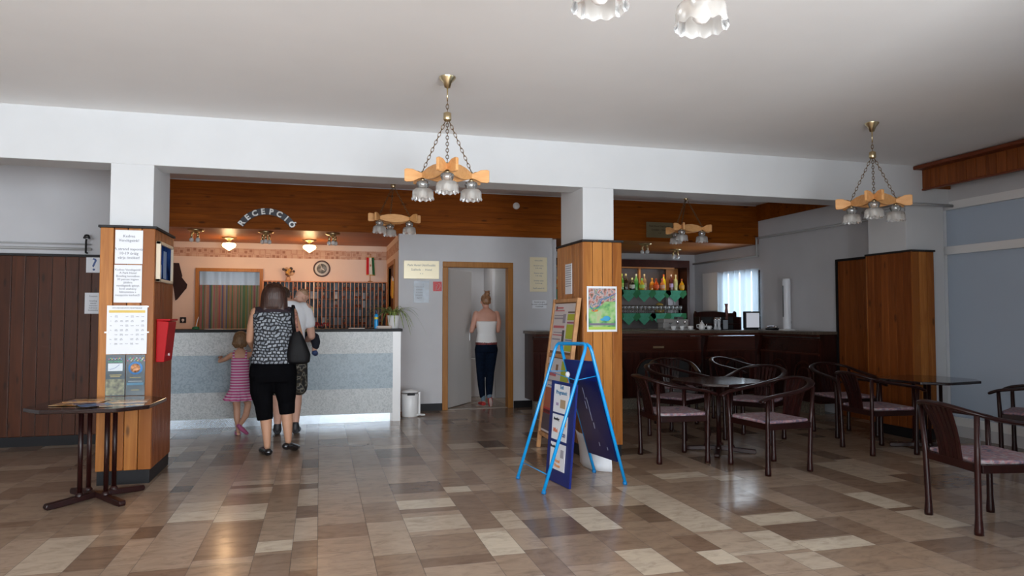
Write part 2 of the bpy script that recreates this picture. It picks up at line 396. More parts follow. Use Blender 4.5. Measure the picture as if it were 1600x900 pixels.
# washroom lobby behind it
mb = MB(); mb.box((3.33, 10.05, 0), (3.43, 12.0, 2.49)); struct(mb.build('wall_washroom_right', M_grey))
mb = MB(); mb.box((1.06, 11.84, 0), (3.43, 11.96, 2.49)); struct(mb.build('wall_washroom_back', M_grey))
mb = MB(); mb.box((2.72, 11.2, 0), (3.33, 11.84, 2.49)); struct(mb.build('wall_washroom_pier', M_grey))
mb = MB(); wallholes(mb, 10.05, 11.84, 0, 2.49, 1.06, 1.14, [(10.5, 11.4, 0, 2.1)], axis='x'); struct(mb.build('wall_reception_right', [M_pink]))
# reception niche
mb = MB(); wallholes(mb, -2.45, 1.06, 0, 2.49, 11.84, 11.96, [(-1.83, -.92, 1.1, 2.04)]); struct(mb.build('wall_reception_back', M_pink))
mb = MB(); mb.box((-2.55, 8.42, 0), (-2.45, 12.9, 3.12)); struct(mb.build('wall_reception_left', M_pink))
mb = MB(); mb.box((-2.6, 12.84, 0), (1.1, 12.94, 2.6)); mb.box((1.06, 11.96, 0), (1.14, 12.84, 2.6)); mb.box((-2.55, 11.96, 2.49), (1.1, 12.94, 2.6)); struct(mb.build('wall_back_office', M_grey))
def _border(N, L, b):
    v = N.new('ShaderNodeTexVoronoi'); v.distance = 'CHEBYCHEV'; v.inputs['Scale'].default_value = 12; v.inputs['Randomness'].default_value = .45
    L.new(mapped(N, L, (1, 1, 1)), v.inputs['Vector'])
    r = cramp(N, [(.0, (.34, .16, .10)), (.2, (.44, .23, .15)), (.3, (.58, .38, .27)), (.42, (.46, .25, .17)), (.52, (.60, .40, .29))], 'CONSTANT')
    L.new(v.outputs['Distance'], r.inputs[0]); L.new(r.outputs[0], b.inputs['Base Color'])
M_border = ramp_mat('wallpaper border', _border)
mb = MB(); mb.box((-2.45, 11.836, 2.26), (1.06, 11.84, 2.40)); mb.box((1.056, 9.93, 2.26), (1.06, 11.836, 2.40)); struct(mb.build('trim_7', M_border))
# back and right walls of the bar
mb = MB(); mb.box((3.43, 11.92, 0), (6.95, 12.04, 3.2)); struct(mb.build('wall_bar_back', M_grey))
mb = MB()
WIN = [(9.87, 11.0, .95, 2.08), (3.0, 6.49, .12, 2.62), (-1.0, 2.6, .8, 2.5)]
wallholes(mb, -2.2, 12.0, 0, 3.12, 6.83, 6.98, WIN, axis='x'); struct(mb.build('wall_right', M_grey))
# walls left and behind the camera
mb = MB(); mb.box((-5.15, -2.2, 0), (-5.0, 8.3, 3.12)); struct(mb.build('wall_left', M_wall))
mb = MB(); mb.box((-5.0, 8.3, 0), (-1.95, 8.42, 3.12)); struct(mb.build('wall_partition', M_grey))
mb = MB(); wallholes(mb, -5.0, 6.83, 0, 3.0, -2.35, -2.2, [(.5, 2.8, 0, 2.4), (-4.2, -1.0, .55, 2.45)]); struct(mb.build('wall_rear', M_wall))

# added wall out of view, keeps entrance daylight off the right side
mb = MB(); mb.box((3.1, -2.2, 0), (3.2, 1.3, 3.0)); struct(mb.build('wall_light_blocker', M_wall))
def window_unit(name, axis, u0, u1, z0, z1, v, cols, fr=.06, depth=.07, mframe=M_white, pane=M_pane, rows=1):
    e = empty(name, (0, 0, 0)); struct(e)
    f = MB()
    def bx(a, b, c, d):
        if axis == 'y': f.box((a, v, c), (b, v+depth, d))
        else: f.box((v, a, c), (v+depth, b, d))
    bx(u0, u1, z0, z0+fr); bx(u0, u1, z1-fr, z1); bx(u0, u0+fr, z0+fr, z1-fr); bx(u1-fr, u1, z0+fr, z1-fr)
    for i in range(1, cols):
        c = u0+(u1-u0)*i/cols; bx(c-fr/2, c+fr/2, z0+fr, z1-fr)
    for i in range(1, rows):
        c = z1-.55*i; bx(u0+fr, u1-fr, c-fr/2, c+fr/2)
    f.build('window_frame', mframe, e)
    p = MB()
    if axis == 'y': p.box((u0+fr, v+depth/2-.003, z0+fr), (u1-fr, v+depth/2+.003, z1-fr))
    else: p.box((v+depth/2-.003, u0+fr, z0+fr), (v+depth/2+.003, u1-fr, z1-fr))
    p.build('glass_pane', pane, e)
    return e
window_unit('window_1', 'y', .5, 2.8, 0, 2.4, -2.32, 2)
window_unit('window_2', 'y', -4.2, -1.0, .55, 2.45, -2.32, 3)
window_unit('window_3', 'x', 9.87, 11.0, .95, 2.08, 6.88, 1, mframe=M_dkwood, fr=.04)
window_unit('window_4', 'x', 3.0, 6.49, .12, 2.62, 6.83, 3, fr=.09, depth=.09, pane=M_frost, rows=2)
window_unit('window_5', 'x', -1.0, 2.6, .8, 2.5, 6.88, 3)
window_unit('window_6', 'y', -1.87, -.88, 1.06, 2.08, 11.80, 1, mframe=M_oak, fr=.05, depth=.1, pane=M_pane2)

def curtain(name, axis, u0, u1, z0, z1, v, m, amp=.03, waves=9, th=.004):
    mb = MB(); n = waves*8; rows = []
    for k in range(2):
        z = (z1, z0)[k]
        rows.append([(u0+(u1-u0)*i/n, v+amp*math.sin(i/8*2*PI)*(1+.3*math.sin(i*.37)), z) for i in range(n+1)])
    pts = []
    for r in rows: pts += [p if axis == 'y' else (p[1], p[0], p[2]) for p in r]
    mb.poly(pts, [(i, i+1, n+2+i, n+1+i) for i in range(n)], smooth=True)
    return mb.build(name, m)
tag(curtain('sheer_curtain', 'x', 9.85, 11.02, .97, 2.10, 6.775, M_sheer, .034, 7), 'backlit sheer pale blue curtain over the window behind the bar', 'curtain')
tag(curtain('white_curtain', 'y', -2.0, -.75, 1.7, 2.3, 12.4, clothmat('white net curtain', (.78, .80, .80), .6), .03, 7), 'white curtain glimpsed at the top of the reception window', 'curtain')
def _stripes(N, L, b):
    sx = N.new('ShaderNodeSeparateXYZ'); L.new(mapped(N, L, (48, 1, 1)), sx.inputs[0])
    f = N.new('ShaderNodeMath'); f.operation = 'FLOOR'; L.new(sx.outputs[0], f.inputs[0])
    wn = N.new('ShaderNodeTexWhiteNoise'); wn.noise_dimensions = '1D'; L.new(f.outputs[0], wn.inputs['W'])
    r = cramp(N, [(0, (.30, .28, .20)), (.16, (.10, .22, .12)), (.32, (.36, .20, .14)), (.48, (.12, .16, .30)), (.62, (.34, .30, .24)), (.78, (.26, .24, .08)), (.9, (.34, .12, .14))], 'CONSTANT')
    L.new(wn.outputs['Value'], r.inputs[0]); L.new(r.outputs[0], b.inputs['Base Color'])
tag(curtain('striped_curtain', 'y', -2.0, -.75, 1.0, 1.83, 12.1, ramp_mat('striped cloth', _stripes), .008, 14), 'vertically striped multicolour curtain behind the reception window', 'curtain')

# doors
d = empty('door_1', (1.75, 9.97, 0)); struct(d)
mb = MB(); mb.box((-.07, -.06, 0), (.01, .09, 2.03)); mb.box((.89, -.06, 0), (.97, .09, 2.03)); mb.box((-.07, -.06, 2.0305), (.97, .09, 2.11)); mb.build('door_frame', M_oak, d, bevel=.006)
hl = bpy.data.objects.new('door_leaf_pivot', None)
ang = math.radians(54)
mb = MB(); mb.M = Matrix.Translation((.015, .06, 0)) @ Matrix.Rotation(ang, 4, 'Z'); mb.box((0, 0, .01), (.86, .04, 2.02)); leaf = mb.build('door_leaf', mat('grey-white door paint', (.72, .70, .68), .4), d, bevel=.003)
mb = MB(); mb.M = Matrix.Translation((.015, .06, 0)) @ Matrix.Rotation(ang, 4, 'Z')
mb.box((.79, -.01, .95), (.83, 0, 1.16)); mb.tube([(.81, 0, 1.08), (.81, -.05, 1.08), (.70, -.055, 1.08)], .009)
mb.build('door_handle', M_chrome, leaf)
bpy.data.objects.remove(hl)
mb = MB(); mb.box((1.75, 9.95, 0), (2.65, 10.03, .008)); struct(mb.build('trim_8', mat('stone threshold', (.35, .30, .26), .4)))
d = empty('door_2', (1.06, 10.5, 0)); struct(d)
mb = MB(); mb.box((-.02, -.07, 0), (.09, .0, 2.1)); mb.box((-.02, .9, 0), (.09, .97, 2.1)); mb.box((-.02, -.07, 2.1005), (.09, .97, 2.17)); mb.build('door_frame', M_oak, d, bevel=.004)
mb = MB(); mb.box((.03, .0, .01), (.07, .9, 2.1)); mb.build('door_leaf', wood('dark door veneer', (.07, .025, .008), (.14, .05, .018), (20, 20, 2), knots=False), d)
# door leaf ajar deeper in the lobby
d = empty('door_3', (2.72, 11.19, 0)); struct(d)
mb = MB(); mb.box((.04, -.04, .02), (.6, -.0, 2.1)); mb.build('door_leaf', mat('grey inner door', (.5, .5, .5), .5), d)
mb = MB(); mb.box((-.25, .3, 0), (-.0, .6, .62)); tag(mb.build('wall_cabinet', M_white), 'low white cabinet deep inside the open doorway', 'cabinet').location = (2.68, 11.2, 0)

# wooden wainscot of the left partition
w_ = empty('wall_wainscot', (0, 0, 0)); struct(w_)
mb = MB(); planks_x(mb, -5.0, -1.95, 8.28, .1, 1.95, .12); mb.build('panelling', wood('dark brown panelling', (.05, .013, .004), (.095, .027, .009), (22, 22, 1.6)), w_)
mb = MB(); mb.box((-5, 8.265, 1.95), (-1.95, 8.3, 1.975)); mb.build('cap_strip', M_blackm, w_)
mb = MB(); mb.box((-5, 8.28, 0), (-1.95, 8.3, .1)); mb.build('base', M_black, w_)
# boarded pier on the right wall behind pillar 3
w_ = empty('trim_9', (6.83, 7.45, 0)); struct(w_)
mb = MB(); planks_y(mb, -.05, -.55, .6, .1, 2.07, .12); mb.box((-.032, -.55, 0), (-.003, .6, .1)); mb.build('panelling', M_pined, w_)
mb = MB(); mb.box((-.065, -.57, 2.07), (-.003, .63, 2.10)); mb.box((-.065, .6, 0), (-.003, .63, 2.07)); mb.build('edge_strip', M_black, w_)

# curtain pelmet on the right wall
p = empty('curtain_pelmet', (6.83, 6.30, 2.755), 0, 'reddish boarded curtain pelmet high on the right wall', 'pelmet')
mb = MB(); planks_y(mb, -.38, -4.0, .01, -.01, .20, .11); mb.box((-.36, -.01, 0), (-.005, .01, .20)); mb.build('board_front', M_pined, p)
mb = MB(); mb.box((-.50, -4.0, .195), (-.003, .012, .235), bev=.008); mb.box((-.385, -4.0, -.03), (-.34, .012, -.01), bev=.004); mb.build('cornice', wood('dark red cornice', (.10, .022, .008), (.17, .04, .014), (10, 2, 10), knots=False), p)

# heating pipes
pm = mat('painted pipe', (.42, .42, .42), .5)
mb = MB(); mb.tube([(6.79, 6.6, 2.56), (6.79, 9.8, 2.585), (6.79, 9.87, 2.585)], .018); mb.tube([(6.78, 9.88, 2.6), (6.78, 9.88, 2.3)], .018); mb.tube([(6.79, 9.87, 2.3), (6.79, 11.9, 2.31)], .018)
tag(mb.build('heating_pipe', pm), 'grey heating pipe along the right wall above the bar window', 'pipe')
mb = MB(); mb.tube([(6.17, 6.9, 2.55), (6.17, 6.28, 2.55), (6.3, 6.25, 2.56), (6.8, 6.25, 2.56)], .016); mb.tube([(6.2, 6.9, 2.50), (6.19, 6.30, 2.50)], .016)
tag(mb.build('heating_pipe', pm), 'pale pipe bending round the top of the right boarded pillar', 'pipe')
mb = MB(); mb.tube([(-4.9, 8.25, 2.03), (-2.32, 8.25, 2.03)], .014); mb.tube([(-4.9, 8.25, 2.08), (-2.32, 8.25, 2.08)], .008)
tag(mb.build('heating_pipe', pm), 'thin grey pipes above the dark panelling at far left', 'pipe')
e = empty('wall_lamp', (-2.36, 8.22, 1.99), 0, 'small dark wall lamp on a rod behind the left pillar', 'lamp')
mb = MB(); mb.tube([(0, .04, 0), (0, 0, .0), (0, 0, .12), (.01, -.02, .15)], .010); mb.build('rod', M_blackm, e)
mb = MB(); mb.lathe([(.0, .19), (.02, .185), (.035, .15), (.032, .145)], (.015, -.03, 0), cap=False); mb.build('lamp_shade', M_blackm, e)
mb = MB(); mb.ball((.02, -.045, .155), .016); mb.build('bulb', M_white, e)
# ================================================================ reception
RC = empty('reception_counter', (-.35, 9.08, 0), 0, 'long grey marbled reception counter with blue-grey band, black top and steel kick plate', 'counter')
def _marb(c1, c2, sc=28):
    def f(N, L, b):
        nz = N.new('ShaderNodeTexNoise'); nz.inputs['Scale'].default_value = sc; nz.inputs['Detail'].default_value = 3; nz.inputs['Distortion'].default_value = 2
        L.new(mapped(N, L, (1, 1, 1)), nz.inputs['Vector']); r = cramp(N, [(.38, c1), (.56, c2)]); L.new(nz.outputs['Fac'], r.inputs[0]); L.new(r.outputs[0], b.inputs['Base Color'])
    return f
M_lam = ramp_mat('pale marbled laminate', _marb((.40, .43, .44), (.56, .585, .59)), .35)
M_lamb = ramp_mat('blue-grey marbled laminate', _marb((.235, .31, .36), (.32, .40, .46), 20), .35)
mb = MB(); mb.box((-2.1, 0, .86), (1.25, .03, 1.135)); mb.box((-2.1, 0, .105), (1.25, .03, .42)); mb.build('front_panel', M_lam, RC)
mb = MB(); mb.box((-2.1, -.008, .42), (1.25, .03, .86)); mb.build('band_panel', M_lamb, RC)
mb = MB(); mb.box((-2.1, .03, .0), (1.35, .55, 1.135)); mb.box((1.25, .0, 0.0), (1.35, .03, 1.135)); mb.build('body', M_white, RC)
mb = MB(); mb.box((-2.1, .01, .0), (1.22, .03, .105)); mb.build('kick_plate', M_steel, RC)
mb = MB(); mb.box((-2.1, -.03, 1.135), (1.37, .6, 1.17)); mb.build('counter_top', M_black, RC, bevel=.004)

# key rack
KR = empty('key_rack', (.09, 11.6, 0), 0, 'wide wooden pigeonhole key rack on the reception back wall', 'rack')
M_pig = wood('orange-brown rack wood', (.50, .20, .09), (.70, .34, .17), (30, 30, 3), knots=False)
mb = MB(); mb.box((-.95, .22, .9), (.95, .235, 1.87)); mb.build('back_panel', mat('blue-grey card', (.10, .125, .15), .6, noise=.5, nscale=12, stretch=(3, 1, 1)), KR)
mb = MB(); mb.box((-.96, 0, 1.87), (.96, .24, 1.885)); mb.box((-.96, 0, .9), (-.945, .22, 1.87)); mb.box((.945, 0, .9), (.96, .22, 1.87)); mb.box((-.96, 0, .885), (.96, .24, .9)); mb.build('frame', M_pig, KR)
for k in range(1, 7):
    mb = MB(); z = .9+k*.14; mb.box((-.945, .02, z), (.945, .22, z+.008)); mb.build('shelf', wood('dark rack wood', (.09, .04, .02), (.18, .08, .04), (3, 30, 30), knots=False), KR)
for k in range(1, 30):
    x = -.945+k*.063; mb = MB(); wd = .009 if k in (10, 12) else .0055
    mb.box((x-wd, -.002, .9), (x+wd, .018, 1.87)); mb.build('divider', M_pig if k not in (10, 12) else mat('pale rack wood', (.75, .52, .38), .5), KR)
KR.location = (.09, 11.59, 0)
mb = MB(); mb.box((-.96, .0, .0), (.96, .24, .88)); o = mb.build('low_cabinet', M_pig); o.location = (.09, 11.58, 0); tag(o, 'low wooden cabinet below the pigeonhole key rack', 'cabinet')
kproto = empty('room_key', (0, 0, 0), 0, 'room key with a dark round fob hanging in the pigeonhole rack', 'key', 'room keys in the key rack')
mb = MB(); mb.lathe([(.002, -.012), (.02, -.01), (.022, 0), (.02, .01), (.002, .012)], (0, 0, -.03), n=12, axis='y'); mb.build('fob', mat('reddish brown fob', (.20, .05, .02), .35, noise=.6, nscale=40), kproto)
mb = MB(); mb.tube([(0, 0, -.005), (0, 0, .03)], .004, 6); mb.ball((0, 0, .035), .009, 8); mb.build('key_blade', M_brass, kproto)
rk = random.Random(5); first = True
spots = rk.sample([(c, r) for c in range(30) for r in range(7)], 84)
for c, r in spots:
    k = kproto if first else copy_tree(kproto); first = False
    k.location = (.09-.945+(c+.5)*.063+rk.uniform(-.008, .008), 11.625, .9+.14*r+.065)
pp = None
for i in range(40):
    c, r = rk.choice(range(30)), rk.choice(range(7))
    mb = MB(); mb.box((-.022, 0, 0), (.022, .004, .10+.02*rk.random())); 
    o = mb.build('letter', mat(['blue-grey envelope', 'white envelope', 'dark slip'][i % 3], [(.30, .36, .42), (.5, .52, .55), (.05, .05, .06)][i % 3], .7))
    o.location = (.09-.945+(c+.5)*.063, 11.68+.003*i, .909+.14*r); o.rotation_euler = (-.08, 0, 0)
    tag(o, ['blue-grey', 'white', 'dark'][i % 3]+' letter standing in a pigeonhole of the key rack', 'letter', ['blue-grey', 'white', 'dark'][i % 3]+' letters in the key rack')

# clock
C_ = empty('wall_clock', (.02, 11.835, 2.10), 0, 'round wall clock with a dark rim above the key rack', 'clock')
mb = MB(); mb.lathe([(.13, 0), (.135, .012), (.125, .03), (.112, .03), (.112, .012), (.0, .012)], axis='y', n=32, cap=False); mb.build('rim', mat('dark brown rim', (.06, .03, .03), .3), C_)
mb = MB(); mb.lathe([(.113, .0), (.113, .014), (.0001, .014)], axis='y', n=32); mb.build('dial', mat('white dial', (.8, .8, .76), .5), C_)
mb = MB(); mb.lathe([(.08, .0145), (.08, .017), (.0001, .017)], axis='y', n=32); mb.build('picture', mat('grey scene print', (.20, .23, .24), .5, noise=.7, nscale=22), C_)
mb = MB(); mb.tube([(0, -.02, 0), (.05, -.02, -.03)], .005, 6); mb.tube([(0, -.02, 0), (-.02, -.02, .07)], .004, 6); mb.build('hands', M_white, C_)
# flag
F_ = empty('flag', (.79, 11.76, 1.89), 0, 'small red white and green flag on a stand above the key rack', 'flag')
mb = MB(); mb.lathe([(.045, 0), (.04, .012), (.008, .02), (.005, .03), (.005, .44), (.012, .45), (.0, .47)], n=10); mb.build('pole', M_oak, F_)
for i, (c, nm) in enumerate([((.65, .02, .03), 'red'), ((.78, .74, .66), 'white'), ((.01, .12, .04), 'green')]):
    mb = MB(); R = []
    for z in (.40, .25, .12):
        sp = .028+.012*(.40-z)/.28
        R.append([(-.065+i*.042+sp*j/6*1.4, -.02-.012*math.sin(j*1.2+i), z-(.0 if z > .2 else .02*abs(j/6-.5))) for j in range(7)])
    mb.rings(R, cap=False, closed=False); o = mb.build(nm+'_stripe', mat('flag '+nm, c, .7), F_)
mb = MB(); mb.tube([(-.065, -.022, .12), (.075, -.022, .11)], .008, 6); mb.tube([(-.06, -.012, .405), (.06, -.012, .405)], .005, 6); mb.build('gold_fringe', mat('gold fringe', (.55, .33, .06), .6), F_)
mb = MB(); mb.ball((.0, -.036, .27), (.014, .004, .02), 8); mb.build('coat_of_arms', mat('arms', (.5, .25, .15), .6), F_)
# dried flowers
D_ = empty('dried_bouquet', (-.49, 11.72, 1.888), 0, 'small dried flower bouquet standing on the left of the key rack', 'bouquet')
mb = MB(); mb.lathe([(.03, 0), (.04, .03), (.025, .06), (.028, .065)], n=12); mb.build('vase', mat('straw vase', (.5, .3, .18), .7), D_)
for i in range(22):
    a = rk.uniform(0, 2*PI); r = rk.uniform(.01, .085); z = rk.uniform(.08, .2)
    mb = MB(); mb.ball((r*math.cos(a), r*.5*math.sin(a), z), rk.uniform(.016, .028), 8); mb.tube([(0, 0, .05), (r*math.cos(a)*.6, r*.3*math.sin(a), z*.7), (r*math.cos(a), r*.5*math.sin(a), z)], .002, 5)
    mb.build('flower', mat(['dried yellow', 'dried brown', 'dried dark', 'dried tan'][i % 4], [(.60, .36, .10), (.16, .08, .05), (.06, .05, .05), (.55, .38, .25)][i % 4], .9), D_)
# dark pennant on back wall and light switch
mb = MB(); mb.prism([(-.14, .36), (-.03, .36), (.02, .16), (-.02, .05), (-.055, -.02), (-.07, -.22), (-.10, -.03), (-.15, .2)], 0, .012); mb.prism([(-.03, .2), (.095, .03), (.085, -.03), (.06, -.06), (-.04, -.20), (-.07, -.22), (-.1, 0)], -.012, -.002)
o = mb.build('pennant', mat('dark burgundy cloth', (.02, .006, .008), .8)); o.location = (-2.08, 11.82, 1.79); tag(o, 'dark draped pennant on the pink wall beside the pillar', 'pennant')
S_ = empty('light_switch', (-2.04, 11.835, 1.27), 0, 'black double light switch on the pink reception wall', 'switch')
mb = MB(); mb.box((-.045, -.01, -.045), (.045, .0, .045), bev=.004); mb.build('plate', M_black, S_)
mb = MB(); mb.lathe([(.02, 0), (.018, .008), (0.0001, .008)], (0, -.01, 0), axis='y', n=14); mb.box((-.005, -.02, -.03), (.005, -.01, 0)); mb.build('rocker', M_white, S_)
# yellow folder on side wall
H_ = empty('document_holder', (1.05, 10.62, 1.62), 0, 'yellow document holder hung aslant on the reception side wall', 'holder')
mb = MB(); mb.M = Matrix.Rotation(.25, 4, 'X'); mb.box((-.03, -.12, 0), (-.004, .10, .26), bev=.003); mb.build('folder', mat('yellow plastic', (.75, .36, .02), .4), H_)
mb = MB(); mb.M = Matrix.Rotation(.25, 4, 'X'); mb.box((-.022, -.10, .02), (-.01, .08, .30)); mb.build('paper', M_paper, H_)

# things on the counter
def leaf_blade(mb, base, d, L, w=.011, droop=1.0):
    pts = []; n = 9
    for i in range(n+1):
        t = i/n; out = L*t*(.75); z = L*(.75*t*(1.35-t*droop*1.35))
        pts.append((base[0]+math.cos(d)*out, base[1]+math.sin(d)*out, max(base[2]+z, .008) if base[0]+math.cos(d)*out < .11 else base[2]+z, w*(1-t)**.6*(.5+.5*min(1, t*6))))
    sx, sy = -math.sin(d), math.cos(d)
    R = [[(x-sx*q, y-sy*q, z), (x, y, z-q*.4), (x+sx*q, y+sy*q, z)] for x, y, z, q in pts]
    mb.rings(R, cap=False, closed=False)
P_ = empty('spider_plant', (.93, 9.28, 1.17), 0, 'spider plant in a white pot at the right end of the reception counter', 'plant')
mb = MB(); mb.lathe([(.055, 0), (.065, .02), (.085, .15), (.09, .17), (.08, .17), (.072, .14), (.0, .14)], n=24, cap=False); mb.build('pot', M_white, P_)
mb = MB(); rp = random.Random(2)
for i in range(46):
    leaf_blade(mb, (rp.uniform(-.02, .02), rp.uniform(-.02, .02), .14), rp.uniform(0, 2*PI), rp.uniform(.34, .62), .012, rp.uniform(.8, 1.5))
mb.build('leaves', mat('striped green leaves', (.26, .34, .10), .5, noise=.7, nscale=30), P_)
B_ = empty('blue_bottle', (.70, 9.22, 1.17), 0, 'bright blue slim bottle standing on the reception counter', 'bottle')
mb = MB(); mb.lathe([(.024, 0), (.026, .01), (.026, .17), (.02, .185), (.013, .19)], n=16); mb.build('bottle_body', mat('cyan blue plastic', (.0, .32, .75), .3), B_)
mb = MB(); mb.lathe([(.0265, .12), (.0265, .15)], n=16, cap=False); mb.build('label_band', mat('yellow band', (.7, .6, .05), .4), B_)
mb = MB(); mb.lathe([(.013, .19), (.016, .2), (.016, .235), (.012, .245), (.0, .245)], n=14); mb.build('cap', mat('dark cap', (.02, .03, .08), .3), B_)
for i, (x, y, lab) in enumerate([(.80, 9.25, 'stack of pale leaflets beside the white plant pot on the counter'), (.45, 9.2, 'thin open booklet lying on the counter left of the blue bottle'), (-1.25, 9.25, 'sheet of paper lying on the counter near the reception window')]):
    e = empty('leaflet_stack' if i == 0 else ('booklet' if i == 1 else 'paper_sheet'), (x, y, 1.17), .2*(i-1), lab, 'paper')
    for k in range((6, 2, 1)[i]):
        mb = MB(); mb.M = Matrix.Rotation(rk.uniform(-.1, .1), 4, 'Z'); mb.box((-.10, -.07, k*.006), (.10, .07, k*.006+.005)); mb.build('sheet', mat('cream paper', (.72, .62, .55), .7), e)
e = empty('red_flower_pot', (.02, 9.5, 1.17), 0, 'low pot of small red flowers on the counter right of the man', 'plant')
mb = MB(); mb.lathe([(.03, 0), (.045, .03), (.04, .03)], n=14); mb.build('pot', mat('dark pot', (.05, .02, .02), .5), e)
mb = MB()
for i in range(26): mb.ball((rk.uniform(-.09, .09), rk.uniform(-.03, .03), .035+rk.uniform(0, .045)), .012, 6)
mb.build('flowers', mat('dark red petals', (.30, .02, .02), .7), e)
e = empty('pen_holder', (-1.45, 9.25, 1.17), 0, 'green pen stand with a thin white pen on the counter', 'pen holder')
mb = MB(); mb.lathe([(.045, 0), (.04, .025), (.015, .035), (.0, .035)], n=14); mb.build('stand', mat('dark green', (.02, .12, .04), .5), e)
mb = MB(); mb.tube([(0, 0, .03), (.02, 0, .12), (.03, 0, .15)], .004, 6); mb.build('pen', M_white, e)

# arched RECEPCIÓ sign on the fascia
R_ = empty('arched_sign', (-.695, 9.90, 2.50), 0, 'dark arched sign with chrome letters RECEPCIÓ on the wooden fascia', 'sign')
cx, cz, rad = 0, -.16, .385
mb = MB(); pts = []
a0, a1 = math.radians(150), math.radians(30)
for i in range(25): a = a0+(a1-a0)*i/24; pts.append(((rad+.045)*math.cos(a), cz+(rad+.045)*math.sin(a)))
for i in range(25): a = a1+(a0-a1)*i/24; pts.append(((rad-.04)*math.cos(a), cz+(rad-.04)*math.sin(a)))
R1 = [[(pts[i][0], -.02, pts[i][1]), (pts[49-i][0], -.02, pts[49-i][1]), (pts[49-i][0], 0, pts[49-i][1]), (pts[i][0], 0, pts[i][1])] for i in range(25)]
mb.rings(R1, smooth=False); mb.build('arch_band', mat('anthracite band', (.035, .032, .045), .4), R_)
for i, ch in enumerate('RECEPCIÓ'):
    a = math.radians(145-i*110/7); t = text('letter', ch, .104, (rad*math.cos(a), -.03, cz+rad*math.sin(a)-.002), (PI/2, -(a-PI/2)+0, 0), mat('pale metal letters', (.78, .78, .76), .35, .25), R_, extrude=.008, bold=.0035)
    t.rotation_euler = Matrix.Rotation(-(a-PI/2), 3, 'Y').to_euler() if False else (Matrix.Rotation(-(a-PI/2), 3, 'Y') @ Matrix.Rotation(PI/2, 3, 'X')).to_euler()

# small flush lamps under the soffit
def flush_lamp(lit):
    e = empty('ceiling_lamp', (0, 0, 2.488))
    m = MB(); m.lathe([(.0, 0), (.10, 0), (.105, -.008), (.085, -.02), (.035, -.03), (.028, -.045), (0, -.045)], n=24, cap=False); m.build('brass_plate', M_brass, e)
    if lit:
        m = MB(); m.lathe([(.028, -.04), (.035, -.07), (.05, -.08)], n=16, cap=False); m.build('socket', M_brass, e)
        m = MB(); m.lathe([(.03, -.075), (.085, -.085), (.098, -.11), (.085, -.14), (.045, -.165), (.02, -.185), (.0, -.19)], n=20, cap=False)
        m.build('globe', mat('lit opal glass', (1, .8, .5), .3, emit=6, emcol=(1, .66, .30)), e)
    else:
        for k in range(3):
            a = 2*PI*k/3+.5; dx, dy = math.cos(a), math.sin(a)
            m = MB(); m.tube([(dx*.02, dy*.02, -.03), (dx*.045, dy*.045, -.05), (dx*.05, dy*.05, -.1)], .012, 8); m.tube([(dx*.05, dy*.05, -.04), (dx*.05, dy*.05, -.11)], .017, 10); m.build('socket', M_brass, e)
            m = MB(); m.ball((dx*.052, dy*.052, -.135), (.03, .03, .033), 12); m.build('bulb', mat('silvered bulb', (.62, .62, .62), .15, 0), e)
    return e
L_off = flush_lamp(False); L_on = flush_lamp(True)
lamps = [(-1.62, 10.2, 0, 'unlit three-bulb brass ceiling lamp, leftmost under the reception soffit'), (-.73, 10.2, 0, 'unlit three-bulb brass ceiling lamp below the arched sign'),
         (.16, 10.17, 0, 'unlit three-bulb brass ceiling lamp right of the arched sign'), (-1.305, 11.08, 1, 'glowing ceiling lamp over the reception window'), (-.165, 11.1, 1, 'glowing ceiling lamp over the wall clock'),
         (5.0, 10.25, 0, 'unlit brass ceiling lamp under the soffit left above the bar'), (5.95, 11.0, 0, 'unlit brass ceiling lamp deeper over the bar near the wall corner')]
u0 = u1 = False
for x, y, lit, lab in lamps:
    if lit: e = copy_tree(L_on) if u1 else L_on; u1 = True
    else: e = copy_tree(L_off) if u0 else L_off; u0 = True
    e.location = (x, y, 2.488); e.rotation_euler = (0, 0, rk.uniform(0, 1)); tag(e, lab, 'lamp')
    if lit:
        l = bpy.data.lights.new('lamp_light', 'POINT'); l.energy = 5.5; l.color = (1, .62, .33); l.shadow_soft_size = .07
        o = bpy.data.objects.new('lamp_light', l); COL.objects.link(o); o.location = (x, y, 2.15)

# signs on the washroom wall
M_gold = mat('pale gold plate', (.92, .82, .58), .35, .15)
e = empty('gold_sign', (1.378, 9.928, 1.985), 0, 'gold plate with the hotel name, left of the door', 'sign')
mb = MB(); mb.box((-.25, -.012, -.128), (.25, 0, .128), bev=.003); mb.build('plate', M_gold, e)
text('lettering', 'Park Hotel Üdülőszálló\nSzálloda  -  Hotel\n* *', .042, (0, -.0135, .0), XZ, M_greyink, e, spacing=1.5)
e = empty('gold_sign', (3.11, 9.928, 1.945), 0, 'tall gold notice plate on the wall right of the door', 'sign')
mb = MB(); mb.box((-.133, -.012, -.255), (.133, 0, .255), bev=.003); mb.build('plate', M_gold, e)
text('lettering', 'SZÁLLODA\n\nRecepció nyitva\n0-24 óráig\n\nÉtterem nyitva\n7-21 óráig\n\nDrinkbár nyitva\n10-22 óráig\n\nFürdő nyitva 9-19', .024, (0, -.0135, .0), XZ, M_greyink, e, spacing=1.55)
e = empty('framed_notice', (1.378, 9.928, 1.675), 0, 'glazed pale grey notice under the gold hotel plate', 'notice')
mb = MB(); mb.box((-.108, -.01, -.155), (.108, 0, .155)); mb.build('frame', mat('grey-blue notice', (.42, .48, .55), .3, noise=.15, nscale=10), e)
mb = MB(); mb.box((-.095, -.012, -.14), (.02, -.01, .12)); mb.box((.035, -.012, .04), (.095, -.012-.0001, .13)); mb.build('printed_sheet', mat('pale sheet', (.55, .60, .66), .5), e)
